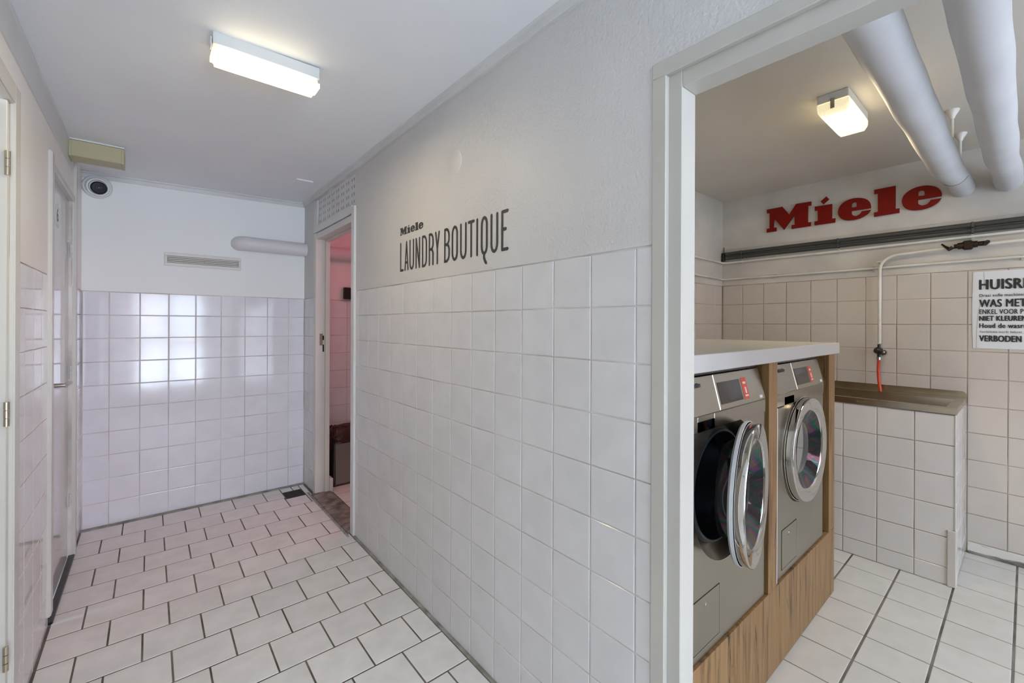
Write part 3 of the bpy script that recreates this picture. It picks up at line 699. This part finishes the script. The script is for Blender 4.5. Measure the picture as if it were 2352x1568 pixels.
# ================================================================== LAUNDRY THINGS
# ---- cabinet of posts and plinth, worktop
t = thing('washer_cabinet', 'rustic oak plinth and posts that frame the two washing machines', 'cabinet', (1.137, .618, 0))
ox = 1.137
obj('plinth_panel', B(1.075-ox, 2.603-ox, 0, .02, .002, .318, bev=.001), WOOD, t)
obj('plinth_side', B(2.583-ox, 2.603-ox, .0205, .72, .002, .318, bev=.001), WOOD, t)
for xa, xb in ((1.7375, 1.7568), (2.4435, 2.5118)): obj('gap_shade', B(xa-ox, xb-ox, .07, .075, .319, 1.180), DARK, t)  # black strips standing in for the shade between posts and machines
obj('platform', B(1.08-ox, 2.58-ox, .0205, .72, .29, .316), WOOD, t)
obj('post', B(1.757-ox, 1.840-ox, .0, .72, .319, 1.181, bev=.001), WOOD, t)
obj('post', B(2.512-ox, 2.603-ox, .0, .72, .319, 1.181, bev=.001), WOOD, t)
o = obj('worktop', B(1.075, 2.608, .600, 1.50, 1.1815, 1.234, bev=.002), WTOP); tag(o, 'white laminate worktop over the two washing machines', 'worktop')

# ---- washing machines
def plate_with_hole(x0, x1, z0, z1, cx, cz, r, n=64):
    bm = bmesh.new(); outer = []; inner = []
    for k in range(n):
        a = 2*math.pi*k/n; dx, dz = math.cos(a), math.sin(a)
        tx = ((x1-cx)/dx if dx > 1e-9 else (x0-cx)/dx if dx < -1e-9 else 1e9); tz = ((z1-cz)/dz if dz > 1e-9 else (z0-cz)/dz if dz < -1e-9 else 1e9)
        s = min(tx, tz); outer.append(bm.verts.new((cx+dx*s, 0, cz+dz*s))); inner.append(bm.verts.new((cx+dx*r, 0, cz+dz*r)))
    for k in range(n): bm.faces.new((outer[k], outer[(k+1) % n], inner[(k+1) % n], inner[k]))
    for cxn, czn in ((x0, z0), (x1, z0), (x1, z1), (x0, z1)):
        # fill the corner triangle missed by the ray fan
        best = sorted(range(n), key=lambda k: (outer[k].co.x-cxn)**2+(outer[k].co.z-czn)**2)
        k = best[0]
        if (outer[k].co - Vector((cxn, 0, czn))).length > 1e-5:
            k2 = (k+1) % n if abs((outer[(k+1) % n].co.x-cxn)) < 1e-6 and abs(outer[k].co.z-czn) < 1e-6 or abs((outer[(k+1) % n].co.z-czn)) < 1e-6 and abs(outer[k].co.x-cxn) < 1e-6 else (k-1) % n
            v = bm.verts.new((cxn, 0, czn)); bm.faces.new((outer[k], outer[k2], v))
    return bm
WW, WH, HC, HR = .598, .715, .298, .475   # width, body height, hole centre x, hole centre z (local)
def washer(x0, label, opened, px=.072):
    t = thing('washing_machine', label, 'washing machine', (x0, .626, .3195), group='washing machines under the worktop')
    zt_ = .842
    obj('cabinet_body', B(.003, WW-.003, .40, .70, .0, .838, bev=.003), STEEL, t)
    sp = bmesh.new()
    for a, b in ((.001, .006), (WW-.006, WW-.001)): box(sp, a, b, .022, .40, 0, .80)
    box(sp, .006, WW-.006, .06, .40, .826, .834); box(sp, .006, WW-.006, .01, .40, 0, .006)
    obj('side_panel', sp, BLACK, t)  # sides coloured black to imitate the shade in the gaps beside them
    obj('edge_strip', B(-.003, .013, -.005, .020, .0, .680, bev=.003), PLASW, t)
    fp = plate_with_hole(.0135, WW, .002, .680, HC, HR, .226)
    r = bmesh.ops.extrude_face_region(fp, geom=list(fp.faces))
    for v in [e for e in r['geom'] if isinstance(e, bmesh.types.BMVert)]: v.co.y += .004
    obj('front_panel', fp, STEEL, t)
    # upper band with the drawer recess
    ub = bmesh.new()
    box(ub, 0, .090, -.003, .02, .681, .728, bev=.001); box(ub, .195, WW, -.003, .02, .681, .728, bev=.001); box(ub, .090, .195, -.003, .02, .712, .728, bev=.001)
    obj('fascia_band', ub, STEEL, t)
    obj('drawer_recess', B(.091, .194, .052, .056, .66, .711), mat('recess_shade', (.012, .02, .026), .4) if 'recess_shade' not in bpy.data.materials else bpy.data.materials['recess_shade'], t)  # near-black plate, shade of the recess put into its colour
    obj('recess_edge', B(.1935, .197, -.004, .018, .681, .712), CHROME, t)
    obj('front_channel', B(.0, .090, -.001, .001, .676, .681), DARK, t)
    # slanted control panel, local plane
    cp = thing_part('control_panel', t); cp.location = (0, -.004, .729); cp.rotation_euler = (R(-14), 0, 0)
    bm = bmesh.new(); box(bm, 0, .234, 0, .02, 0, .116, bev=.002); me = finish(bm, 'control_panel', STEEL, cp)
    # cp is a mesh object; add the wide right part to it through a sub-part
    obj('panel_face', B(.2355, WW-.001, -.0005, .02, 0, .117, bev=.003), STEEL, cp)
    obj('display', B(.250, .413, -.0015, .0, .018, .088), SCREEN, cp)
    st = bmesh.new(); box(st, .425, .465, -.0014, -.0006, .016, .090, bev=.003); obj('sticker', st, STICK, cp)
    pw = bmesh.new(); box(pw, .434, .455, -.0020, -.0012, .068, .076); box(pw, .441, .452, -.0020, -.0012, .036, .057); box(pw, .434, .458, -.0020, -.0012, .025, .031)
    obj('sticker_print', pw, STICKW, cp)
    obj('status_label', B(.548, .572, -.0014, -.0006, .008, .018), PLASW, cp)
    mk = []
    bml = bmesh.new()
    for k, lm in logo_parts(.070, .075, .0006): bml.from_mesh(lm)
    bmesh.ops.transform(bml, matrix=basis((1, 0, 0), (0, 0, 1), (0, -1, 0), (px, -.0022, .083)), verts=bml.verts)
    obj('brand_print', bml, INK, cp)
    gap_bm = bmesh.new(); box(gap_bm, .0, WW, .026, .06, .8445, .8600); obj('top_gap_shade', gap_bm, BLACK, t)  # black bar painted in as the shadow gap under the worktop
    # service flap
    fl_ = bmesh.new(); x0_, x1_, z0_, z1_ = .071, .236, .032, .184
    box(fl_, x0_, x1_, -.0015, .0, z0_, z1_, bev=.001); f = obj('service_flap', fl_, STEEL, t)
    gp = bmesh.new()
    for a in ((x0_-.002, x1_+.002, z1_, z1_+.002), (x0_-.002, x1_+.002, z0_-.002, z0_), (x0_-.002, x0_, z0_, z1_), (x1_, x1_+.002, z0_, z1_)): box(gp, a[0]-.0006, a[1]+.0006, -.0008, .0006, a[2]-.0006, a[3]+.0006)
    obj('flap_gap', gp, DARK, f)
    o = obj('flap_lock', lathe(bmesh.new(), [(.0, -.003), (.010, -.003), (.011, -.0015)], 20, ((x0_+x1_)/2, 0, z1_-.032)), STEEL, f, True); o.scale = (1, 1, 1)
    # funnel, gasket, drum
    c = (HC, 0, HR)
    obj('door_recess', lathe(bmesh.new(), [(.228, .001), (.222, .006), (.205, .030), (.184, .042)], 64, c), STEEL, t, True)
    obj('gasket', lathe(bmesh.new(), [(.186, .041), (.181, .026), (.174, .024), (.169, .034), (.166, .048), (.160, .075), (.166, .10)], 64, c), RUBBER, t, True)
    dr = lathe(bmesh.new(), [(.166, .10), (.20, .105), (.205, .12), (.205, .36), (.02, .375), (.0, .375)], 48, c); obj('drum', dr, DRUM, t, True)
    for k in range(3):
        a = R(50+120*k); vx, vz = math.cos(a), math.sin(a); vb = bmesh.new()
        tube(vb, [(HC+vx*.195, .12, HR+vz*.195), (HC+vx*.180, .20, HR+vz*.180), (HC+vx*.188, .35, HR+vz*.188)], [.012, .022, .014], 8); obj('drum_rib', vb, DRUM, t, True)
    # door, modelled round its own centre then hung on the right-hand hinge
    d = bpy.data.objects.new('door', None)
    bm = lathe(bmesh.new(), [(.150, .012), (.200, .012), (.2100, .006), (.2140, -.002), (.2165, -.028), (.2160, -.0315), (.2140, -.0335), (.1720, -.0300), (.1670, -.0285), (.1625, -.0240)], 96, (-.212, 0, 0))
    ring = obj('door', bm, CHROME, t, True)
    rim = obj('door_rim', lathe(bmesh.new(), [(.196, .013), (.2115, .0125), (.2190, .006), (.2195, -.003), (.2168, -.0035)], 96, (-.212, 0, 0)), PLASG if opened else CHROME, ring, True)
    gl = obj('door_glass', lathe(bmesh.new(), [(.1628, -.0245), (.158, -.021), (.128, -.003), (.109, .0095)], 80, (-.212, 0, 0)), GLASSD, ring, True)
    obj('glass_pane', lathe(bmesh.new(), [(.1092, .009), (.07, .0100), (.0005, .0103)], 80, (-.212, 0, 0)), PANE, ring, True)
    bl = obj('glass_bowl_back', lathe(bmesh.new(), [(.158, .013), (.156, .035), (.150, .058), (.122, .066), (.0005, .070)], 64, (-.212, 0, 0)), GLASSD, ring, True)
    for zh in (.045, -.085): obj('hinge', B(-.008, .018, .002, .016, zh, zh+.04, bev=.003), STEELD, ring)
    ring.location = (HC+.212, -.004 if not opened else -.010, HR)
    ring.rotation_euler = (0, 0, R(opened))
    return t
def arc_pts(cx, r, a0, a1, n): return [(cx+r*math.cos(R(a0+(a1-a0)*i/n)), -.036, r*math.sin(R(a0+(a1-a0)*i/n))) for i in range(n+1)]
def thing_part(name, parent):
    me = bpy.data.meshes.new(name); o = bpy.data.objects.new(name, me); C.objects.link(o); o.parent = parent; return o
def finish(bm, name, m, o):
    bmesh.ops.recalc_face_normals(bm, faces=bm.faces); bm.to_mesh(o.data); bm.free(); o.data.materials.append(m); return o.data
w1 = washer(1.139, 'steel washing machine with its round chrome door standing ajar, beside the doorway', 12)
w2 = washer(1.844, 'steel washing machine with closed chrome door, beside the sink', 0)

# ---- tiled base and steel sink trough
sb = bmesh.new(); box(sb, 3.103, 3.118, .236, YL-.004, 0, .870); box(sb, 3.118, XR-.005, .236, .264, 0, .870)
base = obj('masonry_bench', sb, GROUTR); tag(base, 'white tiled masonry base under the steel sink trough', 'bench')
zs = [.002, .090, .244, .400, .556, .712, .868]; 
yy = [.233+.0018] + [.387+.1545*k for k in range(10)]; yy = [y for y in yy if y < YL-.01]+[YL-.004]
tile_grid(base, FX, (3.10, 0, 0), [-y for y in reversed(yy)], zs, TILE_S, .0035)
tile_grid(base, FY, (0, .233, 0), steps(3.102, XR-.004, 3.255, .1545), zs, TILE_S, .0035)
obj('corner_patch', B(3.0925, 3.16, .2285, .262, .0, .285, bev=.003), PAINTR, base)
obj('corner_bead', B(3.097, 3.104, .229, .2365, .285, .87, bev=.0015), TRIM, base)
t = thing('sink_trough', 'long shallow stainless steel sink trough on the tiled base', 'sink', (3.095, .228, .873))
sx0, sy0 = 3.095, .228
SL = YL-.004-sy0; SD = XR-.012-sx0
rm = bmesh.new()
box(rm, 0, .026, 0, SL, .029, .032); box(rm, .40, SD, 0, SL, .029, .032); box(rm, .026, .40, 0, .040, .029, .032); box(rm, .026, .40, SL-.04, SL, .029, .032)
obj('rim', rm, STEELD, t)
obj('front_lip', B(0, .0025, 0, SL, -.001, .0285, bev=.0005), STEELD, t); obj('side_lip', B(.003, SD, 0, .0025, .0, .0285), STEELD, t)
bn = bmesh.new()
x0, x1, y0, y1, zb = .026, .40, .040, SL-.04, -.16
# basin faces, open at the top (thin shell)
def quad(bm, *p): bm.faces.new([bm.verts.new(q) for q in p])
quad(bn, (x0, y0, .030), (x0, y1, .030), (x0+.02, y1-.02, zb), (x0+.02, y0+.03, zb)); quad(bn, (x1, y0, .030), (x1, y1, .030), (x1-.02, y1-.02, zb), (x1-.02, y0+.03, zb))
quad(bn, (x0, y0, .030), (x1, y0, .030), (x1-.02, y0+.03, zb), (x0+.02, y0+.03, zb)); quad(bn, (x0, y1, .030), (x1, y1, .030), (x1-.02, y1-.02, zb), (x0+.02, y1-.02, zb))
quad(bn, (x0+.02, y0+.03, zb), (x1-.02, y0+.03, zb), (x1-.02, y1-.02, zb), (x0+.02, y1-.02, zb))
bmesh.ops.remove_doubles(bn, verts=bn.verts, dist=.0005)
obj('basin', bn, STEELD, t)
bs = bmesh.new(); prof = [(0, .030), (SL, .030), (SL, .064), (.018, .064), (.006, .056), (.0, .046)]
a = [bs.verts.new((SD-.002, y, z)) for y, z in prof]; b = [bs.verts.new((SD, y, z)) for y, z in prof]
bs.faces.new(a); bs.faces.new(b)
for k in range(6): bs.faces.new((a[k], a[(k+1) % 6], b[(k+1) % 6], b[k]))
obj('backsplash', bs, STEELD, t)
# faint maker's print, not legible in the photo: a row of small light marks
pm = bmesh.new()
for k, (yy_, hh) in enumerate(((.400, .010), (.393, .006), (.383, .008), (.374, .005), (.367, .009), (.359, .005))): box(pm, -.0006, 0, yy_-.0015, yy_+.0015, .014-hh/2, .014+hh/2)
obj('faint_print', pm, mat('faint_engraving', (.20, .17, .13), .6), t)

# ---- pipes on the far laundry wall
def clip(parent, y, z, m, w=.012, r=.011, x=XR):
    bm = bmesh.new(); box(bm, x-.004, x, y-w/2, y+w/2, z-.017, z+.017, bev=.001); box(bm, x-.030, x-.004, y-w/2, y+w/2, z-.0135, z-.0105, bev=.001); box(bm, x-.030, x-.004, y-w/2, y+w/2, z+.0105, z+.0135, bev=.001)
    o = obj('pipe_clip', bm, m, parent); return o
def pipe(name, label, cat, pts, r, m, grp=None, n=14, partname='pipe_run'):
    t = thing(name, label, cat, (0, 0, 0), 0, grp); bm = bmesh.new(); tube(bm, pts, r, n); obj(partname, bm, m, t, True); return t
def bend(p0, pc, p1, n=6):
    p0, pc, p1 = Vector(p0), Vector(pc), Vector(p1); return [tuple((1-t)**2*p0+2*t*(1-t)*pc+t*t*p1) for t in [i/n for i in range(n+1)]]
for z, lab in ((1.9035, 'dark grey cable conduit, the upper of the pair below the red letters'), (1.8695, 'dark grey cable conduit, the lower of the pair below the red letters')):
    pts = bend((3.559, YL-.012, z-.004), (XR-.02, YL-.02, z-.004), (XR-.022, 1.539, z)) + [(XR-.022, 1.0, z), (XR-.022, .2, z), (XR-.022, -.9, z)]
    t = pipe('cable_conduit', lab, 'conduit', pts[3:], .0145, CONDUIT, 'dark conduits on the far laundry wall')
    for y in (1.485, .8455, .207, -.45):
        bm = bmesh.new(); box(bm, XR-.038, XR, y-.006, y+.006, z-.0155, z+.0155, bev=.002); obj('pipe_clip', bm, CONDUIT, t)
o = obj('cable_bundle_end', tube(tube(bmesh.new(), [(XR-.02, YL-.02, 1.960), (XR-.02, YL-.02, 1.878)], .003, 8), [(XR-.018, YL-.016, 1.9115), (XR-.022, YL-.020, 1.878), (XR-.02, YL-.018, 1.8413)], .014, 10), BLACK, None, True)
tag(o, 'black cable ends bundled in the corner where the dark conduits begin', 'cable')
t = pipe('water_pipe', 'thin white water pipe directly below the dark conduits, highest of the white pipes', 'pipe', [(2.885, YL-.018, 1.841), (3.54, YL-.018, 1.8326)] + bend((3.597, YL-.018, 1.8307), (XR-.018, YL-.018, 1.8297), (XR-.018, 1.587, 1.8297)) + [(XR-.018, .87, 1.8316), (XR-.018, -.9, 1.847)], .0085, PIPEW, 'white water pipes on the laundry wall')
for y in (1.485, .8455, .207): clip(t, y, 1.8345, PIPEW)
t = pipe('water_pipe', 'thin white water pipe just above the beige tiles, lowest of the white pipes', 'pipe', [(2.885, YL-.018, 1.7066), (3.54, YL-.018, 1.697)] + bend((3.597, YL-.018, 1.696), (XR-.018, YL-.018, 1.695), (XR-.018, 1.587, 1.695)) + [(XR-.018, .87, 1.695), (XR-.018, -.9, 1.7046)], .0075, PIPEW, 'white water pipes on the laundry wall')
for y in (1.2446, .653, .02): clip(t, y, 1.695, PIPEW)
pts = [(XR-.045, .281, 1.7817), (XR-.045, .532, 1.768)] + [(XR-.045, .6185-.0866+.0866*math.sin(a), 1.680+.0866*math.cos(a)) for a in [i*math.pi/2/8 for i in range(1, 9)]] + [(XR-.045, .6185, 1.49), (XR-.045, .6185, 1.2045)]
t = pipe('tap_pipe', 'white pipe that bends down the tiles to the black tap above the sink', 'pipe', pts, .0095, PIPEW, 'white water pipes on the laundry wall')
bm = bmesh.new(); box(bm, XR-.05, XR-.0006, .604, .633, 1.7288, 1.7345); 
for y in (-.35,): box(bm, XR-.05, XR-.0006, y-.005, y+.005, 1.772, 1.801)
obj('pipe_clip', bm, PIPEW, t)
bm = bmesh.new(); tube(bm, [(XR-.045, -.9, 1.793), (XR-.045, -.2, 1.7874), (XR-.045, .144, 1.7845)], .0095, 14); obj('pipe_run', bm, PIPEW, t, True)
# stop valve on that pipe
t = thing('stop_valve', 'dark bronze stop valve on the middle white pipe above the poster', 'valve', (XR-.050, .2357, 1.7845))
bm = bmesh.new(); tube(bm, [(0, .045, 0), (0, .030, 0), (0, .0295, 0), (0, -.05, .003), (0, -.0505, .003), (0, -.078, .003)], [.013, .013, .019, .019, .013, .014], 12); obj('valve_body', bm, BRASSD, t, True)
bm = bmesh.new(); box(bm, -.020, .020, -.032, .010, -.026, .026, bev=.007); obj('hex_nut', bm, BRASSD, t)
bm = bmesh.new(); tube(bm, [(-.018, .05, -.006), (-.022, .062, -.016), (-.010, .082, .004), (-.008, .096, .020)], [.011, .012, .006, .005], 10); obj('drain_spout', bm, BRASSD, t, True)
bm = bmesh.new(); tube(bm, [(-.012, -.075, -.008), (-.012, -.090, .010), (-.012, -.092, .016)], [.009, .011, .006], 10); obj('end_nut', bm, BRASSD, t, True)
# tap with its hose
t = thing('wall_tap', 'black-headed wall tap with a chrome collar over the sink', 'tap', (XR, .604, 1.1516)); t.scale = (.962, .962, .962)
obj('wall_plate', lathe(bmesh.new(), [(.0, -.012), (.016, -.012), (.020, -.006), (.021, 0)], 28, (0, 0, -.008), 'X'), CHROME, t, True)
bm = bmesh.new(); tube(bm, [(-.008, .0, -.006), (-.045, .008, -.002), (-.075, .014, .002)], [.010, .010, .012], 14); obj('tap_body', bm, CHROME, t, True)
bm = bmesh.new(); tube(bm, [(-.064, .004, -.006), (-.072, .012, .004), (-.088, .024, .012), (-.094, .028, .014)], [.016, .024, .021, .012], 14); obj('tap_head', bm, BLACK, t, True)
bm = bmesh.new(); tube(bm, [(-.064, .015, .050), (-.064, .015, .010)], .0085, 12); 
tube(bm, [(-.066, .015, -.012), (-.066, .015, -.026), (-.066, .015, -.034)], [.012, .009, .011], 12); obj('spout_neck', bm, BLACK, t, True)
bm = bmesh.new(); tube(bm, [(-.066, .015, -.034), (-.066, .015, -.037), (-.066, .015, -.053), (-.066, .015, -.056)], [.011, .0135, .0135, .011], 16); obj('collar', bm, CHROME, t, True)
o = obj('hose', tube(bmesh.new(), [(XR-.0635, .6184, 1.1014), (XR-.0635, .620, 1.07), (XR-.065, .621, 1.03), (XR-.069, .618, .987), (XR-.077, .613, .943), (XR-.086, .606, .902)], .0088, 16), REDH, None, True)
tag(o, 'short orange-red rubber hose hanging from the tap into the sink', 'hose')
# painted ledge line above the conduits
struct('trim_4', B(XR-.004, XR+.002, -1.6, YL, 1.938, 1.9455, bev=.001), PAINTR, label='thin painted ridge above the dark conduits')

# ---- big lagged pipes under the laundry ceiling
def lagged(y, z, r, label, dy=.02, r_end=.053):
    t = thing('lagged_pipe', label, 'pipe', (XR, y, z), 0, 'lagged pipes under the laundry ceiling')
    bm = bmesh.new(); pts = []; rr = []; n = 70
    for i in range(n+1):
        x = -2.58*i/n; q = min(1, max(0, (-x-.18)/.40)); q = q*q*(3-2*q); pts.append((x, dy*q+.0012*math.sin(i*.5), .0012*math.sin(i*.37+1))); rr.append((r_end+(r-r_end)*q)*(1+.012*math.sin(i*.31+y*9)+.006*math.sin(i*.83)))
    tube(bm, pts, rr, 32); obj('lagging', bm, DUCTM, t, True)
    return t
t = lagged(.2500, 2.130, .0608, 'thick white lagged pipe under the laundry ceiling, the left of the pair', .022, .0525)
bm = bmesh.new(); pts = [(-.36+.006*math.sin(a*3), .009+.0572*math.cos(a), .0572*math.sin(a)) for a in [R(200+10*i) for i in range(12)]]; tube(bm, pts, .0011, 6); obj('lagging_seam', bm, DARK, t)
t = lagged(.0710, 2.125, .0570, 'thick white lagged pipe under the laundry ceiling, the right of the pair', .012, .0550)
for x in (2.914, 3.30):
    o = obj('pipe_hanger', lathe(bmesh.new(), [(.0, 0), (.026, 0), (.026, -.004), (.010, -.034), (.009, -.040), (.006, -.042), (.006, -.13)], 20, (0, 0, 0), 'Z'), PIPEW, None, True); o.location = (x, .2347, ZR)
    tag(o, 'white cone-shaped ceiling hanger above the left lagged pipe, ' + ('the nearer one' if x < 3.1 else 'the one nearest the far wall'), 'pipe hanger', 'ceiling hangers of the lagged pipe')
# ---- laundry ceiling lamp
t = thing('ceiling_lamp', 'small square-ended ceiling lamp with ribbed clear cover in the laundry room', 'lamp', (2.460, .555, ZR)); t.scale = (.962, .962, .962)
obj('housing', B(-.180, .180, -.060, .060, -.042, 0, bev=.003), PLASG, t)
bm = bmesh.new(); 
for k in range(30):
    y0 = -.060+k*.004
sec = []; nrib = 22
for k in range(nrib*2+1):
    y = -.060+.120*k/(nrib*2); e = .0022 if k % 2 else 0
    drop = .050 if abs(y) < .048 else .050-(abs(y)-.048)*1.4
    sec.append((y, -.043-drop-e))
ra = []
for x, s in ((-.180, .62), (-.166, 1), (.166, 1), (.180, .62)): ra.append([bm.verts.new((x, y, -.043+(z+.043)*s)) for y, z in [(-.0605, -.043)]+sec+[(.0605, -.043)]])
for i in range(3):
    for k in range(len(ra[0])-1): bm.faces.new((ra[i][k], ra[i][k+1], ra[i+1][k+1], ra[i+1][k]))
bm.faces.new(ra[0]); bm.faces.new(ra[-1]); 
obj('ribbed_diffuser', bm, LAMPR, t)
obj('clip', B(-.185, -.1805, -.008, .008, -.075, -.030, bev=.001), STEEL, t)
obj('lamp_tube', tube(bmesh.new(), [(-.06, 0, -.096), (.13, 0, -.096)], .010, 12), TUBE, t, True)

# ---- red sign letters
sg = thing('wall_sign', 'large dark red slab letters mounted high on the far laundry wall', 'sign', (XR, 1.3023, 2.0336))
for k, me in logo_parts(.962, .962, .008): on_wall('letter', me, REDL, sg, 0, 0, -.016)
# ---- poster
ps = thing('poster', 'white house-rules poster with bold black text on the far laundry wall', 'poster', (XR, .2053, 1.1911)); ps.scale = (.962, .962, .962)
bm = bmesh.new(); nx, nz = 24, 14; g_ = []
for i in range(nx+1):
    row = []
    for j in range(nz+1):
        u = i/nx*.60; v = j/nz*.458
        d = .003+.004*math.exp(-((u-.022)/.012)**2)*(.4+.6*math.sin(v*9+1)**2)
        row.append(bm.verts.new((-d, -u+(.004*math.sin(v*7) if i == 0 else 0), v+.026*u*0)))
    g_.append(row)
for i in range(nx):
    for j in range(nz): bm.faces.new((g_[i][j], g_[i+1][j], g_[i+1][j+1], g_[i][j+1]))
pp = obj('paper', bm, PAPER, ps, True)
cr_ = bmesh.new(); tube(cr_, [(-.0062, -.044, .452), (-.0062, -.046, .40), (-.0062, -.044, .365), (-.0062, -.038, .352)], .0007, 6); tube(cr_, [(-.0062, -.040, .325), (-.0062, -.034, .28), (-.0062, -.026, .24), (-.0062, -.018, .18), (-.0062, -.014, .005)], .0005, 6)
obj('crease', cr_, mat('crease_shadow', (.30, .31, .33), .6), ps)
LINES = [('HUISREGELS', 'HUISR', .166, 1.537, .057, .05), ('Draai volle machines', None, .176, 1.493, .0165, .02), ('WAS MET', 'WAS MET', .180, 1.433, .043, .045), ('ENKEL VOOR P', 'ENKEL VOOR', .150, 1.391, .027, .025),
         ('NIET KLEUREN', None, .182, 1.351, .028, .06), ('Houd de wasruimte', 'Houd de wasr', .170, 1.309, .026, .045), ('Vandalisme wordt beboet', None, .165, 1.280, .0125, .0), ('VERBODEN', None, .163, 1.229, .034, .055)]
for txt, ref, wd, zb_, ch, bo in LINES:
    me = text_mesh(txt, ch, wd, ref, bo); me.name = 'text_line'
    on_wall('text_line', me, INK, ps, .2135-.187, zb_-1.186, -.0072)
